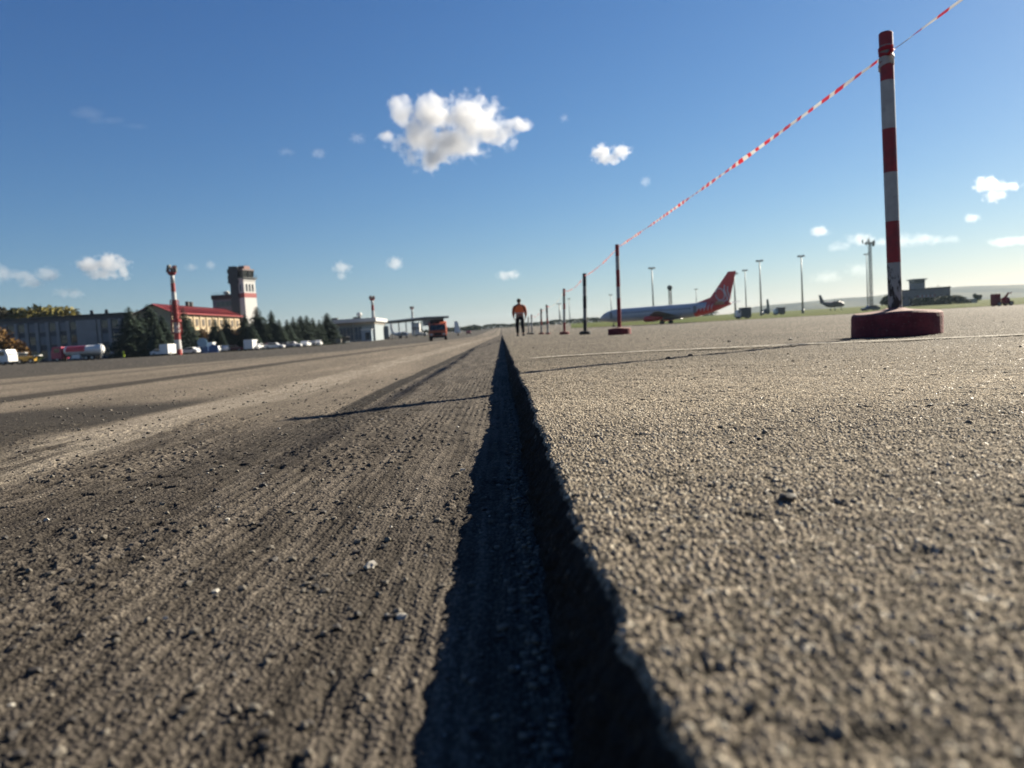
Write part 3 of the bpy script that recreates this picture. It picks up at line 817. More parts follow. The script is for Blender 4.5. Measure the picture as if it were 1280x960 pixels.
def lattice(m, x, y, z0, z1, w0, w1, n, r=0.05):
    for i in range(n):
        a, b = z0 + (z1 - z0) * i / n, z0 + (z1 - z0) * (i + 1) / n
        wa, wb = w0 + (w1 - w0) * i / n, w0 + (w1 - w0) * (i + 1) / n
        C = [(-1, -1), (1, -1), (1, 1), (-1, 1)]
        for k in range(4):
            c, d = C[k], C[(k + 1) % 4]
            m.tube([(x + c[0] * wa, y + c[1] * wa, a), (x + c[0] * wb, y + c[1] * wb, b)], r * 1.6, 5)
            m.tube([(x + c[0] * wa, y + c[1] * wa, a), (x + d[0] * wb, y + d[1] * wb, b)], r, 4)
            m.tube([(x + c[0] * wb, y + c[1] * wb, b), (x + d[0] * wb, y + d[1] * wb, b)], r, 4)
def antenna_tower(px, top, Y, label, name="antenna_tower", w=(.52, .42), cat="antenna tower"):
    p, _ = spot(px + 3, Y); T = at(px, top, Y); H = T.z - p.z
    root = empty(name, (T.x, Y, p.z - .2), R(20), label, cat)
    m = MB(); lattice(m, 0, 0, 0, H * .93, w[0], w[1], 18, 0.09); m.build("lattice_frame", STEELD, root)
    m = MB(); m.box((0, 0, H * .93), (3.4, 3.4, .25)); 
    for k in range(12):
        an = k * math.pi / 6; m.tube([(1.6 * math.cos(an), 1.6 * math.sin(an), H * .93), (1.6 * math.cos(an), 1.6 * math.sin(an), H * .93 + 1.1)], .06, 4)
    m.build("platform", STEELD, root)
    q = random.Random(int(px))
    for k in range(7):
        an = k * 0.9; rr = 1.8 + 1.4 * (k % 2)
        m = MB(); m.box((rr * math.cos(an), rr * math.sin(an), H * .93 + q.uniform(-.8, 1.3)), (.45, .45, q.uniform(1.4, 2.4)), an)
        m.tube([(0, 0, H * .93), (rr * math.cos(an), rr * math.sin(an), H * .93)], .07, 4)
        m.build("antenna", STEELD, root)
    m = MB(); m.tube([(0, 0, H * .93), (0, 0, H * 1.04)], [.12, .04], 5); m.tube([(-1, .4, H * .93), (-1.1, .4, H * 1.01)], .05, 4); m.build("whip_antenna", STEELD, root)
antenna_tower(1087, 297, 350, "dark lattice antenna tower with crowded head, just left of the near striped pole")
def slim_antenna(px, top, Y, label):
    p, _ = spot(px + 2, Y); T = at(px, top, Y); H = T.z - p.z
    root = empty("radio_mast", (T.x, Y, p.z - .2), 0, label, "radio mast")
    m = MB(); lattice(m, 0, 0, 0, H * .9, .6, .5, 12, 0.08); m.build("lattice_frame", STEELD, root)
    m = MB(); m.lathe([(.5, H * .86), (1.2, H * .9), (1.2, H * .97), (.4, H)], n=10); m.build("head", LAMPG, root)
slim_antenna(837, 356, 350, "dark lattice mast above the airliner, right one of the two over its fuselage")

# ============================================================ striped floodlight masts on the left
MR = mat("mast_red", (0.42, 0.035, 0.03), 0.5, 0, 0.12, 1)
MW = mat("mast_white", (0.74, 0.74, 0.72), 0.5, 0, 0.06, 1)
def striped_mast(px, top, basepx, Y, bands, label, w=0.75, cage=True):
    p, by = spot(basepx, Y); T = at(px, top, Y); H = T.z - p.z
    lx = T.x - p.x
    root = empty("floodlight_mast", (p.x, Y, p.z - .1), 0, label, "floodlight mast", "striped floodlight masts by the terminal apron")
    n = len(bands) - 1; m = MB(); ref0, ref1 = bands[0][0], by
    for i in range(n):
        za = H * (1 - (bands[i][0] - top) / (by - top)); zb = H * (1 - (bands[i + 1][0] - top) / (by - top))
        m.cur = bands[i][1]
        ra = w * (1.25 - .6 * za / H); rb = w * (1.25 - .6 * zb / H)
        m.tube([(0, 0, zb), (0, 0, za)], [rb, ra], 12, cap=(i == 0))
    m.build("pole", [MR, MW], root, True)
    if cage:
        m = MB(); lattice(m, 0, 0, H * .24, H * .62, w * 1.35, w * 1.05, 7, .05); m.build("ladder_cage", MR, root)
        m = MB(); m.lathe([(w * 1.4, H * .37), (w * 1.9, H * .375), (w * 1.9, H * .395), (w * 1.4, H * .4)], n=16); m.build("ring_platform", MR, root)
    m = MB(); m.lathe([(w, H * .90), (w * 1.5, H * .92), (w * 1.5, H * .935), (w, H * .94)], n=16)
    for k in range(14):
        an = k * math.pi / 7; m.tube([(w * 1.45 * math.cos(an), w * 1.45 * math.sin(an), H * .93), (w * 1.45 * math.cos(an), w * 1.45 * math.sin(an), H)], .06, 4)
    m.build("platform", MR, root)
    for k in range(7):
        an = k * 2 * math.pi / 7
        m = MB(); m.box((w * 1.3 * math.cos(an), w * 1.3 * math.sin(an), H * (.955 + .035 * (k % 2))), (.7, .6, .75), an, .8); m.build("floodlight", STEELD, root)
striped_mast(217, 332, 223.6, 158, [(340, 1), (353, 0), (364, 1), (375, 0), (402, 1), (415, 0), (424, 1), (436, 0), (446, 0)], "tall red and white striped floodlight mast in front of the red-roofed building", 0.56)
striped_mast(464.3, 370, 468.5, 330, [(374, 1), (381, 0), (388, 1), (396, 0), (404, 1), (412, 1), (419, 0), (428, 0)], "striped floodlight mast in front of the flat white terminal roof", 0.75, False)
striped_mast(515, 383, 517, 520, [(386, 1), (392, 1), (400, 1), (408, 1), (424, 1)], "distant pale floodlight mast rising over the apron canopy", 0.8, False)

# ============================================================ trees
def bark(): return mat("bark", (0.10, 0.075, 0.055), 0.9, 0, 0.25, 4)
def leafmat(name, a, b, sc_=0.6):
    if name in _M: return _M[name]
    a = tuple(x * 0.56 for x in a); b = tuple(x * 0.56 for x in b)
    g = N(name); co = g.co(); f = g.noise(co, sc_, 3); 
    r = g.n("ShaderNodeObjectInfo").outputs['Random']
    c = g.mix(g.step(g.math('ADD', f, g.math('MULTIPLY', g.math('SUBTRACT', r, 0.5), 0.25)), 0.35, 0.65), a, b)
    g.put(g.b.inputs['Base Color'], c); g.b.inputs['Roughness'].default_value = 0.7; g.b.inputs['Specular IOR Level'].default_value = 0.2
    _M[name] = g.m; return g.m
SPR = leafmat("spruce_needles", (0.020, 0.040, 0.026), (0.050, 0.080, 0.050), 1.0)
OLI = leafmat("olive_leaves", (0.10, 0.10, 0.02), (0.24, 0.20, 0.035))
OLD_ = leafmat("dark_olive_leaves", (0.04, 0.038, 0.016), (0.095, 0.07, 0.024))
ORA = leafmat("orange_leaves", (0.13, 0.065, 0.015), (0.24, 0.125, 0.02))
GRN = leafmat("green_leaves", (0.035, 0.06, 0.02), (0.07, 0.10, 0.035))
def spruce_mesh(H, seed, fat=0.24, bare=0.01):
    q = random.Random(seed); tr = MB(); tr.tube([(0, 0, 0), (0, 0, H * .5), (0, 0, H * .98)], [H * .018, H * .010, .02], 8)
    cr = MB(); lv = int(30 + H)
    for i in range(lv):
        t = i / lv; z = H * (bare + (1 - bare) * t); rad = H * fat * (1 - t) ** 0.68 * q.uniform(.75, 1.1) + .08
        nb = max(6, int(15 * (1 - t) + 6)); off = q.random() * 6
        for k in range(nb):
            an = off + 2 * math.pi * k / nb + q.uniform(-.2, .2); L = rad * q.uniform(.7, 1.12)
            ca, sa = math.cos(an), math.sin(an); droop = L * q.uniform(.15, .42)
            ns = max(2, int(L / .45))
            for j in range(ns):
                u0, u1 = j / ns, (j + 1.35) / ns; wd = max(.22, .40 * L * (1 - .6 * u0)) * q.uniform(.7, 1.2)
                for side in (-1, 1):
                    z0 = z - droop * u0 ** 1.3; z1 = z - droop * u1 ** 1.3
                    tw = q.uniform(-.15, .25)
                    p0 = (ca * L * u0, sa * L * u0, z0); p1 = (ca * L * min(u1, 1.08), sa * L * min(u1, 1.08), z1)
                    mx = (p0[0] + p1[0]) / 2 - sa * side * wd, (p0[1] + p1[1]) / 2 + ca * side * wd
                    cr.add([p0, p1, (mx[0], mx[1], (z0 + z1) / 2 - wd * (.45 + tw))], [(0, 1, 2)])
    return tr, cr
def leafy_mesh(H, Wd, seed, leaf=0.35, n=1500, trunkh=0.25, lobes=9):
    q = random.Random(seed); tr = MB(); tr.tube([(0, 0, 0), (0, 0, H * .35), (q.uniform(-.3, .3), 0, H * .7)], [H * .025, H * .018, .05], 7)
    L = []
    for i in range(lobes):
        an = q.uniform(0, 6.28); r = Wd * q.uniform(0.1, .62); z = H * (trunkh + (1 - trunkh) * q.uniform(.22, .82))
        L.append((r * math.cos(an), r * math.sin(an), z, Wd * q.uniform(.3, .5)))
        tr.tube([(0, 0, H * .3), (r * math.cos(an) * .5, r * math.sin(an) * .5, (H * .3 + z) * .5), (r * math.cos(an), r * math.sin(an), z)], [H * .010, H * .007, .02], 5)
    cr = MB()
    for i in range(n):
        x, y, z, r = q.choice(L)
        d = Vector((q.gauss(0, 1), q.gauss(0, 1), q.gauss(0, .8))).normalized() * r * q.random() ** .33 * q.uniform(.85, 1.12)
        c = Vector((x, y, z)) + d; s = leaf * q.uniform(.6, 1.3)
        a = Vector((q.gauss(0, 1), q.gauss(0, 1), q.gauss(0, 1))).normalized(); b = a.cross(Vector((q.gauss(0, 1), q.gauss(0, 1), q.gauss(0, 1)))).normalized()
        cr.add([c - a * s, c + b * s * .6, c + a * s, c - b * s * .6], [(0, 1, 2, 3)])
    return tr, cr
def tree_proto(name, trcr, crm):
    root = empty(name, (0, 0, 0)); trcr[0].build("trunk", bark(), root, True); trcr[1].build("crown", crm, root); return root
def plant(proto, used, px, top, Y, label, cat, group, H0, fat=1.0):
    p, _ = spot(px, Y); T = at(px, top, Y); H = (T.z - p.z) * (1.06 if cat == 'spruce tree' else 1.0); fat *= (1.35 if cat == 'spruce tree' else 1.0)
    o = proto if id(proto) not in used else copy_tree(proto); used.add(id(proto))
    s = H / H0; o.location = (p.x, Y, p.z - .05); o.scale = (s * fat, s * fat, s); o.rotation_euler = (0, 0, (px * 1.7) % 6.28)
    tag(o, label, cat, group); return o
used = set()
SP = [tree_proto("spruce_tree", spruce_mesh(12, s, f), SPR) for s, f in ((1, .29), (2, .25), (3, .31), (4, .27))]
SPL = [(166, 385, 166, 1.15, "dark spruce at the left end of the conifer row, beside the yellow-clad worker"),
       (176.5, 389, 172, 1.2, "spruce second from the left end of the conifer row"),
       (190, 382, 176, 1.25, "broad tall spruce in front of the dark gable of the red roof"),
       (206, 395, 168, 1.2, "shorter spruce just left of the big striped mast"),
       (199, 402, 160, 0.9, "low spruce before the tall ones left of the big striped mast"),
       (233, 386, 178, 0.95, "narrow tall spruce just right of the big striped mast"),
       (240, 398, 184, 1.0, "lower spruce leaning on the narrow one right of the big striped mast"),
       (271, 399, 182, 1.05, "spruce in front of the cream wall, left of its pair"),
       (285, 397, 186, 1.05, "spruce in front of the cream wall's right half"),
       (277, 410, 176, 1.0, "small spruce between the pair before the cream wall"),
       (309, 394, 186, 1.15, "spruce at the foot of the control tower's lit side"),
       (324.5, 385, 190, 1.25, "tallest spruce right of the control tower"),
       (317, 405, 178, 1.1, "lower spruce in front of the two by the control tower"),
       (334.5, 399, 188, 1.1, "spruce filling the dip right of the tallest one"),
       (342.3, 389, 190, 0.85, "slender spruce with a spiky top right of the tallest one"),
       (351, 400, 190, 1.15, "spruce right of the slender spiky one"),
       (361, 400, 194, 1.1, "spruce at the left foot of the conifer row's flat stretch"),
       (369, 397, 200, 1.2, "first of the even-topped spruces in the row's flat stretch"),
       (378, 395.5, 203, 1.25, "second of the even-topped spruces in the row's flat stretch"),
       (386, 395, 206, 1.2, "third of the even-topped spruces in the row's flat stretch"),
       (393, 398, 208, 1.2, "fourth of the even-topped spruces in the row's flat stretch"),
       (401, 400, 210, 1.2, "low spruce between the flat stretch and the pointed end tree"),
       (411, 392, 214, 1.3, "pointed spruce at the right end of the conifer row, before the terminal"),
       (418, 404, 216, 1.1, "small spruce tucked against the terminal's left corner")]
for i, (px, tp, Y, ft, lb) in enumerate(SPL):
    plant(SP[i % 4], used, px, tp, Y, lb, "spruce tree", "dark spruces along the apron", 12, ft)
DT = [tree_proto("deciduous_tree", leafy_mesh(12, 6, s, .5, 5200), m) for s, m in ((11, OLI), (12, OLD_), (13, OLI), (14, GRN))]
for px, tp, Y, k, lb in ((-28, 374, 235, 1, "dark olive tree beyond the grey block, cut by the picture's left edge"),
                         (4, 380, 235, 1, "brownish olive tree rising over the grey block's left end"),
                         (26, 378, 240, 0, "yellowish green tree behind the grey block, left of the roundest crown"),
                         (44, 386, 238, 1, "low brown tree crown showing between two taller ones over the grey block"),
                         (60, 383, 236, 2, "round bright olive tree crown over the grey block"),
                         (690, 402, 620, 3, "hazy clump-like tree on the horizon behind the fourth pole"),
                         (745, 399, 560, 3, "tree at the nose of the airliner"),
                         (722, 401.5, 640, 3, "low hazy tree between the black pole and the fourth pole"),
                         (593.5, 406.5, 640, 3, "hazy round tree on the skyline left of the trench end"),
):
    plant(DT[k], used, px, tp, Y, lb, "tree", "leafy trees of the airfield edge", 12, 1.25 if px < 100 else 1.0 if px < 800 else (0.75 if px > 1000 else 1.0))
BU = tree_proto("autumn_bush", leafy_mesh(5, 3, 21, .28, 1400, .05), ORA)
for px, tp, Y, lb in ((3, 407, 172, "large orange brown autumn bush at the picture's left edge"), (252, 411, 187, "yellow orange bush before the cream wall, left"),
                      (293, 412, 192, "orange bush at the right end of the cream wall"), (28, 425, 160, "low orange bush behind the small yellow vehicle")):
    plant(BU, used, px, tp, Y, lb, "bush", "autumn bushes", 5)
BU2 = tree_proto("bush", leafy_mesh(5, 3.4, 22, .3, 1400, .02), GRN)
for px, tp, Y, lb in ((50, 442, 152, "low dark green bush between the yellow vehicle and the red tanker"), (192, 434, 160, "grey green bush at the foot of the left conifers"), (524, 410, 420, "dark round bush under the apron canopy, left"), (533, 412, 420, "dark bush under the apron canopy's right end")):
    plant(BU2, used, px, tp, Y, lb, "bush", "green bushes", 5)
BU3 = tree_proto("tree", leafy_mesh(5, 2.0, 23, .3, 1500, .12), GRN)
for px, tp, Y, lb in ((1110, 363, 345, "dark tree close left of the near striped pole's foot"), (1222, 364, 400, "little solitary tree right of the dark hedge")):
    plant(BU3, used, px, tp, Y, lb, "tree", "small trees by the far building", 5)
def tree_belt(name, px0, px1, Y, hpx, label, crm, seed, n=5000, depth=30, jag=0.5, prof=None):
    q = random.Random(seed); m = MB()
    x0, x1 = at(px0, 410, Y).x, at(px1, 410, Y).x
    for i in range(n):
        x = q.uniform(x0, x1); t = (x - x0) / (x1 - x0)
        pr = 1.0 if prof is None else float(np.interp(t, [a for a, _ in prof], [b for _, b in prof]))
        hh = hpx * Y / F * pr * (1 - jag + jag * float(fbm(np.array([x / 9.0]), np.array([seed * 1.0]), 3, 3)[0]) * 1.7)
        y = Y + q.uniform(0, depth); z = gz(x, y) + hh * q.random() ** .6
        s = Y / F * q.uniform(.6, 1.2); a = Vector((q.gauss(0, 1), q.gauss(0, .4), q.gauss(0, 1))).normalized(); b = a.cross(Vector((q.gauss(0, 1), q.gauss(0, 1), q.gauss(0, 1)))).normalized()
        c = Vector((x, y, z)); m.add([c - a * s, c + b * s * .7, c + a * s, c - b * s * .7], [(0, 1, 2, 3)])
    return tag(m.build(name, crm), label, None, None, "stuff")
tree_belt("treeline", 560, 900, 700, 5.5, "hazy far line of trees along the horizon", GRN, 3, 9000, 40, .5)
tree_belt("treeline", 540, 600, 560, 6.5, "darker clumps of far trees behind the pale tail fin", GRN, 5, 2600, 30, .7)
tree_belt("treeline", -60, 80, 250, 20, "autumn wood filling in behind the grey block", OLD_, 7, 5000, 20, .4)
hg = tree_belt("hedge", 1150, 1215, 372, 11.5, None, GRN, 9, 5200, 10, .25, [(0, .9), (.7, 1), (.85, .8), (1, .25)])
hg["kind"] = "thing"; tag(hg, "long dark hedge in front of the building with the little tower", "hedge")

# ============================================================ buildings
GLASS = mat("dark_glass", (0.03, 0.045, 0.06), 0.12, 0, 0.2, 1, 0, 0.6)
def window_grid(root, m_, xs, zs, w_, h_, y, mats=(GLASS,), frame=None):
    for x in xs:
        for z in zs:
            m = MB(); m.box((x, y, z), (w_, .06, h_)); o = m.build("window", mats[0], root)
            if frame: f = MB(); f.box((x, y - .05, z - h_ / 2 - .05), (w_ + .2, .16, .1)); f.build("sill", frame, o)
GREYB = mat("grey_plaster", (0.15, 0.155, 0.17), 0.85, 0, 0.15, 0.4)
GREYP = mat("grey_pilaster", (0.46, 0.44, 0.42), 0.85, 0, 0.1, 0.5)
ROOFG = mat("bitumen_roof", (0.07, 0.07, 0.075), 0.8, 0, 0.2, 0.4)
def grey_block():
    Y = 190.0; xa, xb = at(-70, 420, Y).x, at(165, 420, Y).x; W = xb - xa; H = 53 * Y / F
    z0 = gz(-100, Y)
    root = empty("office_block", (xa, Y, z0 - .1), 0, "long grey three-storey block with pale pilasters and flat roof, at the left edge", "building")
    MB().box((W / 2, 6, H / 2), (W, 12, H)).build("wall", GREYB, root)
    MB().box((W / 2, 6, H + .25), (W + .8, 12.8, .6)).build("roof", ROOFG, root)
    n = int(W / 2.55)
    blank0, blank1 = at(97, 420, Y).x - xa, at(122, 420, Y).x - xa
    for i in range(n + 1):
        x = i * W / n
        if blank0 - .5 < x < blank1 + .5: continue
        MB().box((x, -.22, H * .47), (.75, .45, H * .9)).build("pilaster", GREYP, root)
    MB().box(((blank0 + blank1) / 2, -.15, H * .47), (blank1 - blank0, .3, H * .9)).build("wall_panel", GREYP, root)
    q = random.Random(3)
    sp = [mat("window_spandrel", (0.13, 0.14, 0.17), 0.7), mat("window_curtained", (0.30, 0.31, 0.33), 0.6)]
    for i in range(n):
        x = (i + .5) * W / n
        if blank0 - .5 < x < blank1 + .5: continue
        for z in (1.9, 5.3, 8.5):
            if n * 3 > 100 and i < 2: continue
            o = MB().box((x, -.06, z), (1.5, .12, 1.9)).build("window", GLASS if q.random() < .7 else sp[1], root)
            if i > n * .3: MB().box((x, -.14, z - 1.05), (1.7, .25, .14)).build("sill", GREYP, o)
    for px in (102, 121):
        x = at(px, 400, Y).x - xa
        MB().box((x, 5, H + 1.0), (1.0, 1.0, 1.6), .4, .6).build("vent_cap", ROOFG, root)
grey_block()
CREAM = mat("cream_render", (0.66, 0.52, 0.34), 0.85, 0, 0.06, 0.5)
REDROOF = mat("red_metal_roof", (0.40, 0.055, 0.050), 0.5, 0, 0.12, 0.6)
def cream_hall():
    A = at(217, 420, 185); B = at(301, 420, 226)
    L = math.hypot(B.x - A.x, B.y - A.y); rz = math.atan2(B.y - A.y, B.x - A.x)
    z0 = gz(-80, 190); W = 8.6; He, Hr = 10.2, 12.3
    root = empty("gabled_hall", (A.x, A.y, z0 - .1), rz, "cream building with a red gabled metal roof behind the conifers", "building")
    # local x along the long wall, local y to the left (away from the apron)
    MB().prism([(0, 0), (W, 0), (W, He), (W / 2, Hr - .25), (0, He)], 0, L, axis='x').build("wall", CREAM, root)
    m = MB()
    e = .9
    for s in (0, 1):
        y0, y1 = (-e, W / 2) if s == 0 else (W + e, W / 2)
        za = He - .3
        m.add([(-e, y0, za), (L + e, y0, za), (L + e, y1, Hr), (-e, y1, Hr), (-e, y0, za + .22), (L + e, y0, za + .22), (L + e, y1, Hr + .22), (-e, y1, Hr + .22)],
              [(0, 1, 2, 3), (7, 6, 5, 4), (0, 4, 5, 1), (1, 5, 6, 2), (2, 6, 7, 3), (3, 7, 4, 0)])
    k = 0.0
    while k < L:      # standing seams
        m.add([(k, -e, He - .06), (k + .08, -e, He - .06), (k + .08, W / 2, Hr + .30), (k, W / 2, Hr + .30), (k + .04, -e, He + .06), (k + .04, W / 2, Hr + .40)], [(0, 4, 5, 3), (1, 2, 5, 4)]); k += 1.1
    m.build("roof", REDROOF, root)
    n = 11
    for i in range(n):
        x = (i + .5) * L / n
        for z in (2.0, 5.0, 8.0):
            o = MB().box((x, -.04, z), (1.5, .1, 1.7)).build("window", mat("brown_glass", (0.16, 0.13, 0.10), 0.3), root)
            MB().box((x, -.12, z - .95), (1.7, .2, .12)).build("sill", CREAM, o)
        if i: MB().box((i * L / n, -.12, He / 2 - .2), (.5, .24, He - .6)).build("pilaster", CREAM, root)
    for y in (2.6, 5.2, 7.8):
        for z in (5, 8.3): MB().box((-.04, y, z), (.1, 1.5, 1.6)).build("window", GLASS, root)
    for x in (L * .45, L * .5): MB().box((x, W / 2 + .3, Hr + .7), (.8, .8, 1.6)).build("chimney", ROOFG, root)
cream_hall()
TW = mat("tower_white", (0.78, 0.78, 0.76), 0.7, 0, 0.05, 0.5)
TMAUVE = mat("mauve_cladding", (0.27, 0.24, 0.27), 0.7, 0, 0.1, 0.4)
TRED = mat("tower_red", (0.42, 0.05, 0.05), 0.6, 0, 0.1, 0.5)
def control_tower():
    Y = 235.0; s = Y / F; c = at(309.0, 420, Y); z0 = gz(-80, Y)
    root = empty("control_tower", (c.x, Y, z0 - .1), R(0), "white and red control tower with dark glazed cab and low dark annex", "control tower")
    zz = lambda py: (440.5 - py) * s
    a = R(66)      # two lit faces towards the right, shaded ones to the left
    sh = MB(); sh.box((0, 0, zz(377.5) / 2), (5.4, 5.4, zz(377.5)), a, .94); sh.cur = 1
    sh.box((0, 0, (zz(377.5) + zz(372)) / 2), (5.16, 5.16, zz(372) - zz(377.5)), a); sh.cur = 0
    sh.box((0, 0, (zz(372) + zz(358)) / 2), (5.0, 5.0, zz(358) - zz(372)), a)
    sh.build("shaft", [TW, TRED], root)
    # fins on the shaft faces
    for k in range(4):
        an = a + k * math.pi / 2
        for o_ in (-1.3, 0, 1.3):
            MB().box((math.cos(an) * 2.55 - math.sin(an) * o_, math.sin(an) * 2.55 + math.cos(an) * o_, zz(365.5)), (.08, .55, 2.2), an).build("window", GLASS, root)
    m = MB(); m.box((0, 0, zz(356)), (5.1, 5.1, zz(354) - zz(358)), a, 1.08); m.box((0, 0, zz(354.2)), (5.7, 5.7, .25), a); m.build("gallery", TW, root)
    m = MB(); m.box((0, 0, zz(353.6)), (6.1, 6.1, .25), a); 
    for k in range(4):
        an = a + k * math.pi / 2
        for q in range(9):
            o_ = -3.0 + q * .75
            m.tube([(math.cos(an) * 3.0 - math.sin(an) * o_, math.sin(an) * 3.0 + math.cos(an) * o_, zz(353.6)), (math.cos(an) * 3.0 - math.sin(an) * o_, math.sin(an) * 3.0 + math.cos(an) * o_, zz(353.6) + 1.1)], .04, 4)
    m.build("railing", STEELD, root)
    MB().box((0, 0, zz(349)), (4.2, 4.2, zz(344.5) - zz(353.6)), a, 1.12).build("glazed_cab", mat("cab_glass", (0.045, 0.05, 0.055), .15, 0, .2, 1, 0, .6), root)
    mm = MB()
    for k in range(8):
        an = a + math.pi / 4 + k * math.pi / 4; r = (3.0 if k % 2 == 0 else 2.15)
        mm.tube([(r * math.cos(an), r * math.sin(an), zz(353.4)), (r * 1.13 * math.cos(an), r * 1.13 * math.sin(an), zz(344.5))], .11, 5)
    mm.build("cab_frame", mat("cab_mullion", (.35, .28, .26), .6), root)
    MB().box((0, 0, zz(343.6)), (5.0, 5.0, .45), a).build("roof", mat("cab_roof", (0.22, 0.16, 0.16), .7), root)
    m = MB(); m.box((.6, 0, zz(340.8)), (2.6, 2.6, 1.1), a); 
    for q in range(5): m.tube([(.6 + q * .5 - 1, q * .3 - .6, zz(340)), (.6 + q * .5 - 1, q * .3 - .6, zz(336 + q % 3))], .06, 4)
    m.build("antenna_rack", mat("rack_red", (.3, .12, .1), .6), root)
    # dark stair and equipment tower joined on the left
    d = MB(); d.box((-1.9, -1.6, zz(357) / 2), (2.3, 2.6, zz(357)), .1)
    d.box((-2.0, -1.7, zz(357.5)), (3.1, 2.8, 1.1), .1); d.box((-2.0, -1.6, zz(350)), (2.7, 2.7, zz(343.9) - zz(357.4)), .1); d.box((-2.0, -1.7, zz(345)), (3.1, 3.0, 1.2), .1)
    d.box((-1.9, -1.6, zz(341.6)), (2.6, 2.4, 1.1), .1)
    d.build("stair_tower", mat("dark_cladding", (0.055, 0.065, 0.075), .6, 0, .15, .6), root)
    m = MB(); lattice(m, -2.6, -.4, zz(341), zz(338.5), .8, .7, 1, .05)
    for k, dx in enumerate((-3.4, -3.0, -2.5, -2.0, -1.5, -.9)): m.tube([(dx, -1.6, zz(345)), (dx, -1.6, zz(337.5 + (k % 3) * 1.6))], .07, 4)
    for k in range(3): m.box((-3.4, -1.6, zz(357.5 - k * 6)), (.9, .9, .8), .3)
    m.build("antenna_cluster", STEELD, root)
    # low annex with dark red parapet
    x0, x1 = at(273, 420, Y).x - c.x, at(309, 420, Y).x - c.x
    MB().box(((x0 + x1) / 2, 1.5, zz(378) / 2), (x1 - x0, 8, zz(378))).build("annex_wall", TMAUVE, root)
    MB().box(((x0 + x1) / 2, 1.5, zz(375.3)), (x1 - x0 + .5, 8.6, zz(372.8) - zz(378))).build("annex_parapet", mat("dark_red_fascia", (0.06, 0.010, 0.012), .6, 0, .15, .6), root)
    for k in range(5):
        MB().box((x0 + 1.2 + k * (x1 - x0 - 2) / 5 + .5, 1.5 - 4.03, zz(384)), (1.2, .1, 1.4)).build("window", GLASS, root)
    m = MB(); xr = at(286, 420, Y).x - c.x
    m.lathe([(.35, zz(373)), (.35, zz(371.5)), (.75, zz(371)), (.98, zz(369.8)), (.85, zz(368.2)), (.4, zz(367.4))], (xr, 1, 0), 14); m.build("radome", TW, root, True)
    m = MB()
    for k in range(12): x = x0 + .3 + k * (x1 - x0 - 3) / 12; m.tube([(x, -2.6, zz(372.8)), (x, -2.6, zz(372.8) + .9)], .04, 4)
    m.build("roof_railing", STEELD, root)
control_tower()
def terminal():
    Y = 262.0; s = Y / F; xa, xb = at(415, 420, Y).x, at(470, 420, Y).x; c = xa; W = xb - xa; z0 = gz(-50, Y)
    base = spot(440, Y)[1]; zz = lambda py: (base - (py - 0.0)) * s
    root = empty("terminal_building", (xa, Y, z0 - .1), 0, "low terminal with flat white roof edge and blue glass front", "terminal building")
    MB().box((W / 2, 12, zz(400.8)), (W + 1, 26, zz(398.5) - zz(403))).build("roof", TW, root)
    MB().box((W / 2, 12, zz(404.5)), (W - .5, 23.5, zz(403) - zz(406))).build("ceiling_band", mat("beige_soffit", (0.42, 0.37, 0.30), .8), root)
    MB().box((W / 2, 13, zz(406) / 2), (W - 1, 22, zz(406))).build("wall", mat("terminal_wall", (.34, .40, .43), .7), root)
    bl = mat("blue_glass", (0.03, 0.075, 0.14), .15, 0, .25, .4, 0, .6); bl2 = mat("pale_blue_panel", (0.35, 0.45, 0.52), .5)
    n = 9
    for i in range(n):
        x = (i + .5) * (W - 3) / n + 2
        o = MB().box((x, 1.93, zz(417)), ((W - 3) / n - .25, .12, zz(410) - zz(426))).build("window", bl if i < 6 else bl2, root)
        MB().box((x, 1.84, zz(417)), ((W - 3) / n - .2, .1, .15)).build("frame", STEEL, o)
    for i in range(3): MB().tube([(1 + i * (W - 2) / 2, -.4, 0), (1 + i * (W - 2) / 2, -.4, zz(402.5))], .14, 8).build("column", STEEL, root)
    m = MB(); m.lathe([(.4, 0), (.4, .8), (.9, 1.1), (1.0, 1.7), (.5, 2.3)], (at(445.5, 400, Y).x - xa, 6, zz(398.5)), 12); m.build("radome", TW, root, True)
    m = MB(); m.box((at(442.5, 400, Y).x - xa, 6, zz(397.5)), (2.6, 2, .9)); m.box((at(403, 400, Y).x - xa + 3, 6, zz(398)), (2.0, 2, 1.4)); m.build("roof_plant", STEELD, root)
terminal()
def canopy():
    Y = 330.0; s = Y / F; A = at(469, 404, Y); B = at(535, 399.5, Y - 40); z0 = gz(-40, Y)
    root = empty("apron_canopy", (A.x, A.y, z0 - .1), 0, "long thin flat canopy on columns right of the terminal", "canopy")
    dx, dy = B.x - A.x, B.y - A.y; L = math.hypot(dx, dy); rz = math.atan2(dy, dx)
    h = A.z - z0 
    root.rotation_euler = (0, 0, rz)
    MB().box((L / 2, 4, h - .1), (L, 10, .55)).build("roof", STEELD, root)
    MB().box((L / 2, 4, h + .32), (L + .3, 10.4, .28)).build("roof_edge", TW, root)
    for i in range(8):
        MB().tube([(.8 + i * (L - 1.6) / 7, 1, 0), (.8 + i * (L - 1.6) / 7, 1, h - .35)], .22, 8).build("column", STEEL, root)
    MB().box((L * .93, 4, h - 1.6), (2.5, 8, 2.6)).build("end_wall", mat("canopy_end", (.33, .32, .33), .7), root)
canopy()
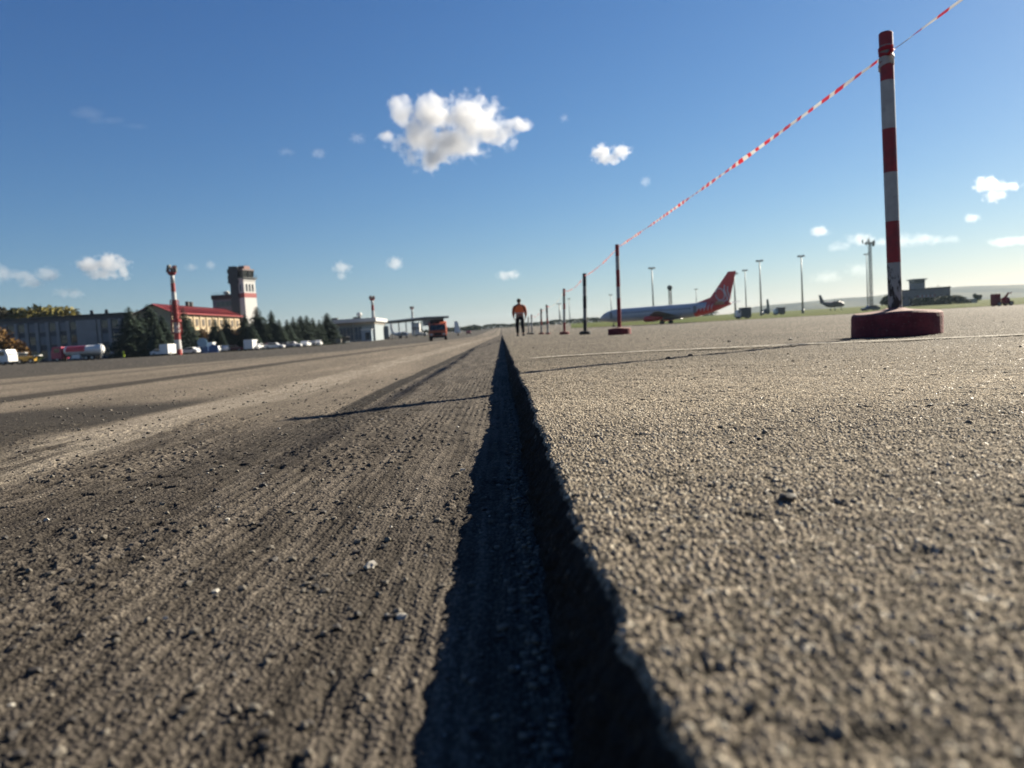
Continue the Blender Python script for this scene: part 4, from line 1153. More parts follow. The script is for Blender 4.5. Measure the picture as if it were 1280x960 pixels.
def small_white_building(px0, px1, top, Y, label):
    a, b = at(px0, 420, Y).x, at(px1, 420, Y).x; base = spot((px0 + px1) / 2, Y)[1]; H = (base - top) * Y / F; z0 = gz(a, Y)
    root = empty("shed", (a, Y, z0 - .1), 0, label, "shed"); W = b - a
    MB().box((W / 2, 3, H / 2), (W, 6, H)).build("wall", TW, root); MB().box((W / 2, 3, H + .15), (W + .5, 6.5, .3)).build("roof", STEEL, root)
    for k in range(3): MB().box(((k + .5) * W / 3, -.04, H * .6), (W / 5, .1, H * .25)).build("window", GLASS, root)
small_white_building(515, 525, 404, 400, "small white shed seen through the canopy's right half")

def side_building():
    Y = 392.0; s = Y / F
    def X(px): return at(px, 380, Y).x
    c = X(1125); z0 = gz(c, Y); base = spot(1160, Y)[1]; 
    def zz(px, py): return at(px, py, Y).z - z0
    W = X(1188) - c
    root = empty("airfield_building", (c, Y, z0 - .1), 0, "low grey building with a small square lookout tower, right of the near pole", "building")
    wl = mat("dull_pink_wall", (0.30, 0.26, 0.27), .85, 0, .12, .3)
    Hl = zz(1150, 362); Hr = zz(1180, 359)
    MB().box((W * .3, 5, Hl / 2), (W * .6, 10, Hl)).build("wall", wl, root)
    MB().box((W * .8 + .02, 5.2, Hr / 2), (W * .4, 10.6, Hr)).build("side_wing", wl, root)
    MB().box((W * .3, 5, Hl + .15), (W * .6 + .4, 10.5, .35)).build("roof", ROOFG, root)
    MB().box((W * .8 + .1, 5.2, Hr + .15), (W * .4 + .5, 11.2, .4)).build("wing_roof", ROOFG, root)
    tx = X(1152) - c; t0 = X(1158.5) - X(1145.5)
    MB().box((tx, 4, zz(1152, 352) / 2), (t0, t0, zz(1152, 352))).build("tower", mat("pale_tower_wall", (.38, .36, .36), .8), root)
    MB().box((tx, 4, zz(1152, 351) ), (t0 * 1.02, t0 * 1.02, 1.7)).build("tower_glazing", GLASS, root)
    MB().box((tx, 4, zz(1152, 348.6)), (t0 * 1.3, t0 * 1.3, .6)).build("tower_roof", mat("tower_cap", (.22, .22, .22), .7), root)
    for k in range(8): MB().box(((k + .5) * W / 8, -.13, Hl * .55), (1.4, .12, 1.3)).build("window", GLASS, root)
    # red and white chequered marking on the wall
    m = MB(); u = W * .36; q = 1.05
    for i in range(9):
        for j in range(5):
            m.cur = (i + j) % 2; m.box((u + i * q, -.24, .8 + j * q), (q, .08, q))
    m.build("chequered_panel", [mat("cheq_red", (.36, .10, .10), .8), mat("cheq_white", (.55, .56, .58), .8)], root)
    m = MB(); m.tube([(X(1180) - c, 5, Hr), (X(1180) - c, 5, Hr + 1.6)], .12, 5); m.tube([(X(1133) - c, 5, Hl), (X(1133) - c, 5, Hl + 1.8)], .12, 5); m.build("roof_antenna", STEELD, root)
side_building()
small_white_building(1216, 1222, 374, 380, "tiny white hut beside the solitary little tree")

# ============================================================ vehicles
TYRE = mat("tyre", (0.025, 0.025, 0.026), .85, 0, .2, 5)
RIM = mat("wheel_rim", (.45, .45, .45), .4, .5)
VG = mat("vehicle_glass", (0.025, 0.03, 0.035), .1, 0, .1, 1, 0, .6)
def wheels(root, xs, ys, r, wd=.25):
    for x in xs:
        for y in ys:
            o = MB().tube([(x, y - wd / 2, r), (x, y + wd / 2, r)], r, 16).build("wheel", TYRE, root)
            MB().tube([(x, y - wd / 2 - .01, r), (x, y + wd / 2 + .01, r)], r * .55, 12).build("rim", RIM, o)
def car_proto(paint, van=False):
    root = empty("parked_van" if van else "parked_car", (0, 0, 0))
    if van:
        m = MB(); m.prism([(-2.5, .35), (2.5, .35), (2.55, 1.0), (2.2, 1.25), (1.7, 2.1), (1.4, 2.3), (-2.45, 2.3), (-2.5, 2.1)], -.95, .95); m.build("body", paint, root, bevel=.08)
        m = MB(); m.prism([(.5, 1.35), (2.0, 1.35), (1.62, 2.05), (.5, 2.05)], -.96, .96); m.build("window", VG, root)
        wheels(root, (-1.6, 1.6), (-.85, .85), .36)
    else:
        m = MB(); m.prism([(-2.1, .3), (2.1, .3), (2.15, .62), (1.95, .82), (1.0, .95), (.45, 1.38), (-1.1, 1.42), (-1.75, .98), (-2.12, .9)], -.85, .85); m.build("body", paint, root, bevel=.07)
        m = MB(); m.prism([(.82, .97), (.38, 1.3), (-1.05, 1.34), (-1.5, .99)], -.86, .86); m.build("window", VG, root)
        wheels(root, (-1.35, 1.35), (-.78, .78), .32, .2)
        for y in (-.6, .6): MB().box((2.1, y, .68), (.12, .3, .14)).build("headlight", mat("headlight", (.8, .8, .78), .2), root)
    return root
P_W = mat("white_car_paint", (1.1, 1.1, 1.08), .3, 0, .03, 1); P_S = mat("silver_car_paint", (.45, .46, .47), .3, .4, .03, 1)
P_R = mat("maroon_car_paint", (.22, .04, .05), .35, 0, .05, 1); P_B = mat("blue_car_paint", (.06, .10, .14), .3, 0, .05, 1)
protos = {"w": car_proto(P_W), "s": car_proto(P_S), "r": car_proto(P_R), "v": car_proto(P_W, True), "b": car_proto(P_B)}
cu = set()
for px, Y, k, rz, lb in ((203, 158, "w", 5, "white car parked before the left conifers, left of the white van"),
                         (214.5, 157, "v", 80, "white van parked end-on just left of the big striped mast"),
                         (237, 166, "w", 175, "white car parked just right of the big striped mast"),
                         (247, 168, "w", 95, "white car parked nose-out left of the blue round shape"),
                         (264, 172, "v", 100, "white van parked nose-out right of the blue round shape"),
                         (273, 173, "w", 85, "second white car nose-out, right next to the white van by the blue shape"),
                         (283, 175, "w", 95, "white car under the small spruce before the cream wall"),
                         (292.5, 176, "r", 10, "maroon car under the orange bush"),
                         (315, 178, "v", 92, "white van nose-out at the control tower's foot, left of two"),
                         (323, 179, "w", 88, "white car nose-out beside the van at the control tower's foot"),
                         (332, 183, "r", 5, "maroon car parked below the tallest spruce"),
                         (343.5, 180, "w", 3, "white car parked side-on right of the tallest spruce"),
                         (357, 195, "s", 8, "silver car parked under the row's flat stretch, left end"),
                         (366, 196, "w", 2, "white car parked under the row's flat stretch, beside the silver one"),
                         (382.5, 200, "w", 90, "white car nose-out alone under the row's flat stretch"),
                         (391, 206, "s", 100, "silver car nose-out right of the lone white one"),
                         (398, 208, "w", 95, "white car nearest to the pale low wall"),
                         (1088, 265, "b", 185, "dark blue car parked beyond the near pole's left side"),
                         (586, 300, "r", 90, "tiny reddish car far down the runway")):
    o = protos[k] if k not in cu else copy_tree(protos[k]); cu.add(k)
    if 300 < px < 420: Y -= 12
    p, _ = spot(px, Y); o.location = (p.x, Y, p.z); o.rotation_euler = (0, 0, R(rz))
    if k == "b": o.scale = (1.45, 1.3, 1.35)
    tag(o, lb, "car" if k != "v" else "van", "vehicles parked along the apron")
def low_wall():
    Y = 212.0; a, b = spot(403, Y)[0], spot(427, Y)[0]
    root = MB().box(((b.x - a.x) / 2, 0, .7), (b.x - a.x, .4, 1.4)).box(((b.x - a.x) / 2, 0, 1.45), (b.x - a.x + .2, .6, .12)).build("low_wall", mat("pale_concrete", (.48, .44, .37), .9, 0, .1, .8))
    root.location = a; tag(root, "pale low concrete wall at the right end of the conifer row", "wall")
low_wall()
def tanker(px, Y, rz, cabm, tankm, stripe, label, L=8.2):
    p, _ = spot(px, Y); root = empty("fuel_truck", (p.x, Y, p.z), R(rz), label, "fuel truck", "tank trucks on the apron")
    m = MB(); m.box((0, 0, .95), (L, 1.1, .35)); m.build("chassis", STEELD, root)
    m = MB(); m.prism([(-L / 2 - .1, .6), (-L / 2 + 2.1, .6), (-L / 2 + 2.1, 2.9), (-L / 2 + .3, 2.9), (-L / 2 - .1, 1.8)], -1.2, 1.2); cab = m.build("cab", cabm, root, bevel=.08)
    MB().prism([(-L / 2 - .06, 1.85), (-L / 2 + .3, 2.72), (-L / 2 + .28, 2.74), (-L / 2 - .1, 1.87)], -1.05, 1.05).build("windscreen", VG, cab)
    MB().box((-L / 2 + 1.15, 0, 2.2), (1.1, 2.44, .8)).build("side_window", VG, cab)
    m = MB(); n = 24; m.cur = 0; x0, x1 = -L / 2 + 2.5, L / 2 + .1; ri = 1.12
    prof = [(ri * math.cos(2 * math.pi * k / n) * 1.08, 2.05 + ri * .85 * math.sin(2 * math.pi * k / n)) for k in range(n)]
    m.prism(prof, x0, x1, axis='x'); t = m.build("tank", tankm, root, True)
    if stripe:
        m = MB(); pr = [(a * 1.012, 2.05 + (b - 2.05) * 1.012) for a, b in prof if 1.75 < b < 2.95 and a < 0]
        m = MB(); pr = sorted(pr, key=lambda q: q[1]); vs = []
        for a, b in pr: vs += [(x0 + .5, a, b), (x0 + (x1 - x0) * .62, a, b)]
        m.add(vs, [(2 * i, 2 * i + 1, 2 * i + 3, 2 * i + 2) for i in range(len(pr) - 1)]); m.build("red_band", stripe, t)
    MB().box(((x0 + x1) / 2, 0, 3.05), (x1 - x0 - .6, .6, .12)).build("catwalk", STEEL, root)
    MB().box((x0 + 2.4, -1.0, .85), (1.6, .5, .7)).build("pump_locker", P_W, root)
    wheels(root, (-L / 2 + 1.1, L / 2 - 2.4, L / 2 - 1.2), (-1.0, 1.0), .52, .35)
MARO = mat("maroon_truck_paint", (.55, .05, .12), .4, 0, .08, 1)
REDS = mat("tank_red_band", (1.1, .10, .12), .4, 0, .1, 1)
tanker(98.5, 150, -4, MARO, P_W, REDS, "maroon cab tank truck with white tank and red band before the grey block", 9.3)
tanker(-3, 146, 172, P_W, P_W, None, "white tank truck cut off by the picture's left edge", 6.6)
def yellow_tractor():
    p, _ = spot(34, 150); root = empty("tractor", (p.x, 150, p.z), R(10), "small yellow and white apron tractor between the two tank trucks", "tractor")
    yel = mat("yellow_paint", (.60, .36, .04), .5, 0, .1, 1)
    MB().prism([(-1.6, .5), (1.6, .5), (1.6, 1.3), (-.2, 1.5), (-1.6, 1.5)], -.7, .7).build("body", yel, root, bevel=.06)
    MB().prism([(-1.6, 1.5), (.0, 1.5), (-.2, 2.1), (-1.5, 2.1)], -.65, .65).build("cab", VG, root); MB().box((-.8, 0, 2.17), (1.7, 1.5, .12)).build("roof", P_W, root)
    MB().box((2.1, 0, 1.5), (1.0, 1.5, .18)).build("loader_tray", P_W, root)
    wheels(root, (-1.0, 1.0), (-.75, .75), .5, .3)
yellow_tractor()
ORP = mat("orange_truck_paint", (1.1, .24, .07), .45, 0, .1, 1)
def orange_truck():
    Y = 118.0; p, _ = spot(545.5, Y); root = empty("orange_truck", (p.x, Y + 4, p.z), R(-86), "orange maintenance truck with dark top driving on the runway", "truck")
    # local +x is the truck's front, facing the camera
    MB().box((0, 0, .85), (7.6, 1.2, .3)).build("chassis", TYRE, root)
    m = MB(); m.prism([(2.0, .55), (4.0, .55), (4.05, 1.5), (3.75, 2.55), (2.0, 2.6)], -1.1, 1.1); cab = m.build("cab", mat("dark_orange_cab", (.75, .16, .07), .5, 0, .12, 1), root, bevel=.08)
    MB().prism([(4.07, 1.55), (3.80, 2.42), (3.77, 2.42), (4.03, 1.55)], -.98, .98).build("windscreen", VG, cab)
    for y in (-.8, .8): MB().box((4.05, y, .95), (.1, .32, .22)).build("headlight", mat("headlight", (.8, .8, .78), .2), cab)
    MB().box((4.06, 0, 1.0), (.08, 1.0, .4)).build("grille", TYRE, cab); MB().box((4.1, 0, .55), (.25, 2.2, .3)).build("bumper", TYRE, cab)
    MB().prism([(-3.9, 1.0), (1.8, 1.0), (1.8, 2.7), (1.0, 2.95), (-3.2, 2.95), (-3.9, 2.4)], -1.18, 1.18).build("hopper", ORP, root, bevel=.06)
    MB().box((2.6, -.3, 2.85), (1.1, 1.2, .5)).box((.2, 0, 3.05), (2.2, 1.6, .35)).build("roof_rack", TYRE, root)
    wheels(root, (3.0, -1.4, -2.6), (-.98, .98), .52, .35); root.scale = (1, 1.2, 1.02)
orange_truck()
def service_truck(px, Y, top, w_px, label, mc, rz=0):
    p, _ = spot(px, Y); root = empty("service_truck", (p.x, Y, p.z), R(rz), label, "truck", "service trucks under the canopy"); W = w_px * Y / F
    base = spot(px, Y)[1]; H = (base - top) * Y / F
    MB().box((0, 0, .7), (W, 2, .4)).build("chassis", STEELD, root)
    MB().box((W * .15, 0, .9 + (H - .9) / 2), (W * .7, 2.4, H - .9)).build("box_body", mc, root, bevel=.05)
    c = MB().prism([(-W / 2, .7), (-W * .22, .7), (-W * .22, H * .8), (-W * .42, H * .8), (-W / 2, H * .55)], -1.1, 1.1).build("cab", P_W, root, bevel=.05)
    MB().box((-W * .34, 0, H * .64), (W * .12, 2.24, H * .2)).build("side_window", VG, c)
    wheels(root, (-W * .33, W * .3), (-.95, .95), .5, .3)
service_truck(479, 285, 408, 16, "grey blue box truck by the glass front, right of the striped mast", mat("slate_truck", (.16, .20, .25), .5))
service_truck(525, 330, 415, 18, "low white truck on the apron left of the orange truck", P_W, 180)
def booth():
    Y = 258; p, _ = spot(459.5, Y); root = empty("white_booth", (p.x, Y, p.z), 0, "pale blue and white boarding booth between glass front and mast", "booth")
    MB().box((0, 0, 1.9), (3.4, 2.5, 3.8)).build("wall", mat("pale_blue_panel", (.35, .45, .52), .5), root); MB().box((0, 0, 3.9), (3.8, 2.9, .25)).build("roof", P_W, root)
    MB().box((.4, -1.28, 1.7), (1.6, .1, 2.4)).build("door", GLASS, root)
booth()
def blue_sign():
    Y = 168; p, _ = spot(254, Y); root = empty("round_sign", (p.x, Y, p.z), R(10), "pale blue round board on a blue stand among the parked cars", "sign")
    b1 = mat("pale_blue_board", (.22, .40, .58), .5, 0, .1, 1); b2 = mat("deep_blue_board", (.04, .13, .36), .5)
    m = MB(); m.tube([(0, -.1, 2.3), (0, .1, 2.3)], 1.05, 28); m.build("disc", b1, root)
    MB().box((.2, .2, .75), (1.6, .3, 1.5)).build("stand", b2, root)
    MB().prism([(1.2, 0), (3.2, 0), (3.2, 1.3), (2.2, 1.9), (1.2, 1.3)], 0, .3).build("side_board", b2, root)
blue_sign()
def dark_trolley():
    Y = 215; p, _ = spot(432.5, Y); root = empty("baggage_cart", (p.x, Y, p.z), R(80), "small dark cart standing alone in front of the glass terminal", "cart")
    MB().box((0, 0, .6), (2.6, 1.3, .15)).build("deck", STEELD, root)
    for x in (-1.2, 1.2):
        MB().box((x, 0, 1.25), (.08, 1.3, 1.2)).build("end_frame", STEELD, root)
    MB().box((0, 0, 1.9), (2.7, 1.4, .1)).build("cover", ROOFG, root); wheels(root, (-.9, .9), (-.55, .55), .25, .12)
dark_trolley()
for px, Y, w_, tp, mc, rz, lb in ((929, 240, 18, 384.5, mat("slate_van", (.10, .11, .14), .5), 3, "dark box truck parked by the grass right of the red tail"),
                               (974, 330, 13, 384.3, mat("dull_brown_truck", (.16, .12, .13), .6), 5, "dull dark truck far right of the dark van, before the small aircraft"),
                               (957, 420, 9, 386.5, mat("slate_van", (.10, .11, .14), .5), 0, "small grey truck by the foot of the mast right of the dark van")):
    service_truck(px, Y, tp, w_, lb, mc, rz)
    bpy.context.scene.collection.objects  # keep order
for o in bpy.data.objects:
    if o.get("label", "").startswith(("dark box truck", "dull dark truck", "small grey truck")): o["group"] = "service trucks by the grass"
def red_machine():
    Y = 128.0; p, _ = spot(1253, Y); root = empty("red_implement", (p.x, Y, p.z), R(0), "dark red wheeled crane implement parked on the taxiway edge at far right", "trailer crane")
    r = mat("dark_red_machine", (.28, .03, .03), .6, 0, .2, 2)
    MB().box((-1.15, 0, 1.15), (.75, 1.6, 1.9)).build("cabinet", r, root, bevel=.05)
    MB().box((0, 0, .55), (3.0, 1.4, .35)).build("deck", r, root)
    m = MB(); m.tube([(-.6, 0, .9), (.3, 0, 1.35), (1.1, 0, 2.2)], [.16, .14, .10], 8); m.tube([(.2, 0, .7), (1.0, 0, 1.9)], .08, 6); m.tube([(.9, 0, 2.15), (1.45, 0, 2.0), (1.55, 0, 2.35)], .07, 6); m.build("boom", r, root)
    MB().box((.6, 0, 1.0), (.9, 1.2, .8), 0, .7).build("engine_housing", r, root); wheels(root, (-1.0, 1.0), (-.7, .7), .38, .25)
red_machine()

# ============================================================ aircraft
def fus(m, pts, n=24):
    """body of revolution along x with per-station height offset: (x, zc, ry, rz)"""
    vs = []
    for x, zc, ry, rz_ in pts:
        for k in range(n):
            an = 2 * math.pi * k / n; vs.append((x, ry * math.cos(an), zc + rz_ * math.sin(an)))
    fs = [(i * n + k, i * n + (k + 1) % n, (i + 1) * n + (k + 1) % n, (i + 1) * n + k) for i in range(len(pts) - 1) for k in range(n)]
    fs += [tuple(range(n - 1, -1, -1)), tuple(range((len(pts) - 1) * n, len(pts) * n))]
    m.add(vs, fs)
def wing(m, root_le, root_te, tip_le, tip_te, th0, th1):
    def sec(le, te, th):
        le, te = Vector(le), Vector(te); d = te - le; up = Vector((0, 0, 1)) if abs(Vector(tip_le).z - Vector(root_le).z) < abs(Vector(tip_le).y - Vector(root_le).y) else Vector((0, 1, 0))
        return [le, le + d * .12 + up * th * .8, le + d * .35 + up * th, le + d * .7 + up * th * .55, te, le + d * .7 - up * th * .4, le + d * .35 - up * th * .7, le + d * .12 - up * th * .6]
    a, b = sec(root_le, root_te, th0), sec(tip_le, tip_te, th1)
    m.add(a + b, [(k, (k + 1) % 8, 8 + (k + 1) % 8, 8 + k) for k in range(8)] + [tuple(range(7, -1, -1)), tuple(range(8, 16))])
AW = mat("aircraft_white", (.66, .69, .74), .3, 0, .03, .3)
AR = mat("aircraft_red", (.95, .06, .06), .35, 0, .06, .3)
AG = mat("aircraft_grey", (.30, .31, .33), .4, 0, .05, .3)
def airliner():
    Y0 = 201.0; tail = spot(915, Y0)[0]; nose = spot(751, 226)[0]
    d = Vector((nose.x - tail.x, nose.y - tail.y, 0)); L = d.length; rz = math.atan2(d.y, d.x)
    root = empty("airliner", (tail.x, tail.y, tail.z), rz, "parked white jet airliner with red tail fin and red engines", "airliner")
    r = 1.95; zc = 3.35
    S = [(0, zc + 1.15, .22, .22), (1.2, zc + 1.05, .55, .6), (3.5, zc + .8, 1.05, 1.15), (6.5, zc + .45, 1.5, 1.55), (10, zc + .1, 1.88, 1.88), (13, zc, r, r), (L - 8, zc, r, r), (L - 5, zc - .03, 1.9, 1.88), (L - 3, zc - .15, 1.7, 1.6), (L - 1.5, zc - .35, 1.3, 1.15), (L - .5, zc - .55, .8, .7), (L, zc - .65, .25, .22)]
    m = MB(); n = 28; vs = []
    fus(m, S, n)
    mi = []
    for i in range(len(S) - 1):
        for k in range(n): mi.append(1 if S[i][0] < 6 or (S[i][0] < 9.9 and (k > n * .5)) else 0)
    m.mi = mi + [1, 0]
    body = m.build("fuselage", [AW, AR], root, True)
    mm = MB()
    for side in (-1, 1):
        for k in range(30): MB().box((11 + k * (L - 18) / 30, side * (r * .985), zc + .55), (.28, .06, .4)).build("cabin_window", GLASS, body)
    MB().prism([(-1.1, 0), (1.1, 0), (.9, .35), (-.9, .35)], L - 2.3, L - 1.9, axis='x').build("windscreen", GLASS, body).location = (0, 0, zc + .55)
    for x in (9.5, L - 4.8):
        for side in (-1, 1): MB().box((x, side * r * .985, zc + .2), (.85, .08, 1.9)).build("door", AG, body)
    # fin with dorsal fillet
    m = MB(); wing(m, (7.0, 0, zc + 1.6), (.6, 0, zc + 1.3), (.6, 0, 12.9), (-1.6, 0, 12.9), .32, .14)
    m.add([(10.5, 0, zc + 1.75), (6.6, .18, zc + 1.7), (6.6, -.18, zc + 1.7), (5.2, .1, zc + 3.3), (5.2, -.1, zc + 3.3)], [(0, 1, 3), (0, 4, 2), (0, 3, 4), (1, 2, 4, 3)])
    fin = m.build("tail_fin", AR, root)
    # pale looping lettering and swashes on both sides of the fin and rear body
    white = mat("livery_white", (.95, .88, .90), .4)
    def stroke(mb, pts, y, w_):
        n_ = len(pts); P = [Vector((a, y, b)) for a, b in pts]; vs = []
        for i, p in enumerate(P):
            t = (P[min(i + 1, n_ - 1)] - P[max(i - 1, 0)]).normalized(); nn = Vector((-t.z, 0, t.x)) * w_
            vs += [p + nn, p - nn]
        mb.add(vs, [(2 * i, 2 * i + 1, 2 * i + 3, 2 * i + 2) for i in range(n_ - 1)])
    m = MB()
    for y in (-.36, .36):
        loop = [(2.9 + 1.25 * math.cos(a_), 7.1 + 1.55 * math.sin(a_) + .3 * math.cos(a_)) for a_ in np.linspace(0.2, 6.1, 26)]
        stroke(m, loop, y, .13)
        stroke(m, [(1.5, 9.5), (1.7, 8.3), (1.3, 7.0), (.9, 6.0), (.7, 5.4)], y, .16)
        stroke(m, [(.7, 9.0), (.8, 7.9), (.4, 6.6), (.2, 5.9)], y, .14)
        stroke(m, [(3.4, 5.6), (2.6, 5.2), (1.8, 5.2), (1.0, 5.6)], y, .16)
    m.build("fin_lettering", white, fin)
    m = MB()
    for sgn in (-1, 1):
        for k in range(5):
            x = 5.2 + k * .95
            q = []
            for j in range(7):
                t = j / 6; zz_ = zc - .3 + t * 2.2; 
                xx = x - t * .6
                rr = float(np.interp(xx, [0, 1.2, 3.5, 6.5, 10, 13], [.22, .55, 1.05, 1.5, 1.88, 1.95])); zo = float(np.interp(xx, [0, 1.2, 3.5, 6.5, 10], [1.15, 1.05, .8, .45, .1])) + zc
                yy_ = math.sqrt(max(.02, rr * rr - (zz_ - zo) ** 2)) + .03
                q.append((xx, sgn * yy_, zz_))
            vs = []
            for a_ in q: vs += [(a_[0] + .13, a_[1], a_[2]), (a_[0] - .13, a_[1], a_[2])]
            m.add(vs, [(2 * i, 2 * i + 1, 2 * i + 3, 2 * i + 2) for i in range(6)])
    m.build("body_lettering", white, body)
    for s in (-1, 1):
        m = MB(); wing(m, (5.0, s * .5, zc + 1.05), (1.4, s * .5, zc + 1.05), (1.2, s * 7.0, zc + 1.75), (-.4, s * 7.0, zc + 1.75), .18, .08); m.build("tailplane", AG, root)
        m = MB(); wing(m, (L * .60, s * 1.4, zc - 1.0), (L * .38, s * 1.4, zc - 1.0), (L * .36, s * 16, zc + .1), (L * .325, s * 16, zc + .1), .4, .10); wg = m.build("wing", AG, root)
        m = MB(); fus(m, [(L * .44, zc - 1.6, .4, .4), (L * .47, zc - 1.6, .65, .65), (L * .52, zc - 1.6, .85, .82), (L * .565, zc - 1.6, .85, .82), (L * .572, zc - 1.6, .78, .75)], 20)
        m.v = [(a, b + s * 4.9, c) for a, b, c in m.v]; e = m.build("engine", AR, root, True)
        m = MB(); fus(m, [(L * .573, zc - 1.6, .66, .64), (L * .576, zc - 1.6, .2, .2)], 16); m.v = [(a, b + s * 4.9, c) for a, b, c in m.v]; m.build("engine_intake", STEELD, e)
        g_ = MB(); g_.tube([(L * .47, s * 2.7, 2.2), (L * .47, s * 2.7, .6)], .16, 8); gg = g_.build("landing_gear", STEELD, root)
        for dy in (-.35, .35): MB().tube([(L * .47, s * 2.7 + dy - .18, .55), (L * .47, s * 2.7 + dy + .18, .55)], .55, 16).build("wheel", TYRE, gg)
    g_ = MB(); g_.tube([(L - 4.5, 0, 2.0), (L - 4.5, 0, .4)], .12, 8); gg = g_.build("nose_gear", STEELD, root)
    for dy in (-.25, .25): MB().tube([(L - 4.5, dy - .1, .36), (L - 4.5, dy + .1, .36)], .36, 14).build("wheel", TYRE, gg)
    MB().box((L * .47, 0, zc - 1.6), (9, 2.6, 1.1), 0, .8).build("belly_fairing", AG, root, bevel=.2)
airliner()
def small_plane(px0, px1, Y, tip, label, bodym, tailm, name="small_aircraft", high=True, face=1, fat=.062):
    """side-on turboprop: tail at px0, nose at px1"""
    a, b = spot(px0, Y)[0], spot(px1, Y + 3)[0]; d = b - a; L = Vector((d.x, d.y)).length
    root = empty(name, a, math.atan2(d.y, d.x), label, "aircraft"); base = spot(px0, Y)[1]; Ht = (base - tip) * Y / F
    r = L * fat; zc = r * 1.9 + .3
    m = MB(); fus(m, [(0, zc + r * .8, .1, .12), (L * .12, zc + r * .55, r * .4, r * .45), (L * .3, zc + r * .1, r * .9, r * .95), (L * .5, zc, r, r), (L * .85, zc, r, r), (L * .95, zc - r * .15, r * .7, r * .7), (L, zc - r * .3, .15, .15)], 18); m.build("fuselage", bodym, root, True)
    m = MB(); wing(m, (L * .2, 0, zc + r * .7), (L * .02, 0, zc + r * .7), (L * .06, 0, Ht), (-L * .04, 0, Ht), .16, .08); m.build("tail_fin", tailm, root)
    for s in (-1, 1):
        m = MB(); wing(m, (L * .66, s * r * .3, zc + r * 1.0), (L * .5, s * r * .3, zc + r * 1.0), (L * .60, s * L * .48, zc + r * 1.1), (L * .53, s * L * .48, zc + r * 1.1), .22, .1); w_ = m.build("wing", bodym, root)
        m = MB(); wing(m, (L * .13, s * .1, zc + r * .9), (L * .03, s * .1, zc + r * .9), (L * .08, s * L * .15, zc + r), (L * .03, s * L * .15, zc + r), .08, .04); m.build("tailplane", bodym, root)
        m = MB(); m.tube([(L * .5, s * L * .17, zc + r * .8), (L * .72, s * L * .17, zc + r * .7)], [r * .25, r * .38], 12); e = m.build("engine", bodym, root, True)
        MB().box((L * .735, s * L * .17, zc + r * .7), (.06, .22, r * 2.4), 0).box((L * .735, s * L * .17, zc + r * .7), (.06, r * 2.4, .22)).build("propeller", STEELD, e)
        MB().tube([(L * .52, s * r * 1.2, .35), (L * .52, s * r * 1.2, zc)], .12, 6).tube([(L * .52, s * r * 1.2 - .2, .42), (L * .52, s * r * 1.2 + .2, .42)], .42, 14).build("main_gear", TYRE, root)
    MB().tube([(L * .88, 0, .3), (L * .88, 0, zc - r * .5)], .1, 6).tube([(L * .88, -.15, .34), (L * .88, .15, .34)], .34, 12).build("nose_gear", TYRE, root)
    m = MB()
    for s in (-1, 1):
        for k in range(10): MB().box((L * (.35 + .05 * k), s * r * .98, zc + r * .25), (.3, .06, .35)).build("cabin_window", GLASS, root)
DG = mat("dull_aircraft_grey", (.13, .125, .14), .5, 0, .08, .4)
small_plane(1025, 1055.5, 430, 369, "small dark grey propeller aircraft on the grass horizon between two masts", DG, DG, fat=.105)
small_plane(489, 511, 290, 404, "small white propeller aircraft parked under the canopy line", P_W, P_W, fat=.095)
def lone_fin(px, tip, Y, label, mc, w_=2.8):
    p, _ = spot(px, Y); T = at(px, tip, Y); H = T.z - p.z
    root = empty("glider_trailer", (p.x, Y, p.z), 0, label, "aircraft")
    r = H * .13
    m = MB(); fus(m, [(-H * .1, H * .30, r * .4, r * .4), (H * .1, H * .27, r, r), (H * .5, H * .25, r, r), (H * .75, H * .22, r * .3, r * .3)], 14); m.v = [(y * 1.0, x * 1.6, z) for x, y, z in m.v]; m.build("fuselage", mc, root, True)
    m = MB(); m.prism([(-w_ * .45, H * .2), (w_ * .55, H * .2), (w_ * .1, H), (-w_ * .42, H)], -.2, .2); m.build("tail_fin", mc, root)
    for s in (-1, 1): MB().box((s * H * .25, 2, H * .30), (H * .35, H * .14, .15)).build("tailplane", mc, root)
    MB().tube([(0, 2, .4), (0, 2, H * .2)], .15, 6).tube([(-.2, 2, .45), (.2, 2, .45)], .45, 12).build("landing_gear", TYRE, root)
    root.name = "parked_aircraft"
lone_fin(572.3, 401.5, 260, "white parked aircraft seen end-on, its pale fin right of the orange truck", P_W, 2.2)
lone_fin(960.5, 374, 420, "grey parked aircraft with upright greenish fin behind the small grey truck", mat("grey_green_fin", (.22, .26, .24), .6), 1.8)

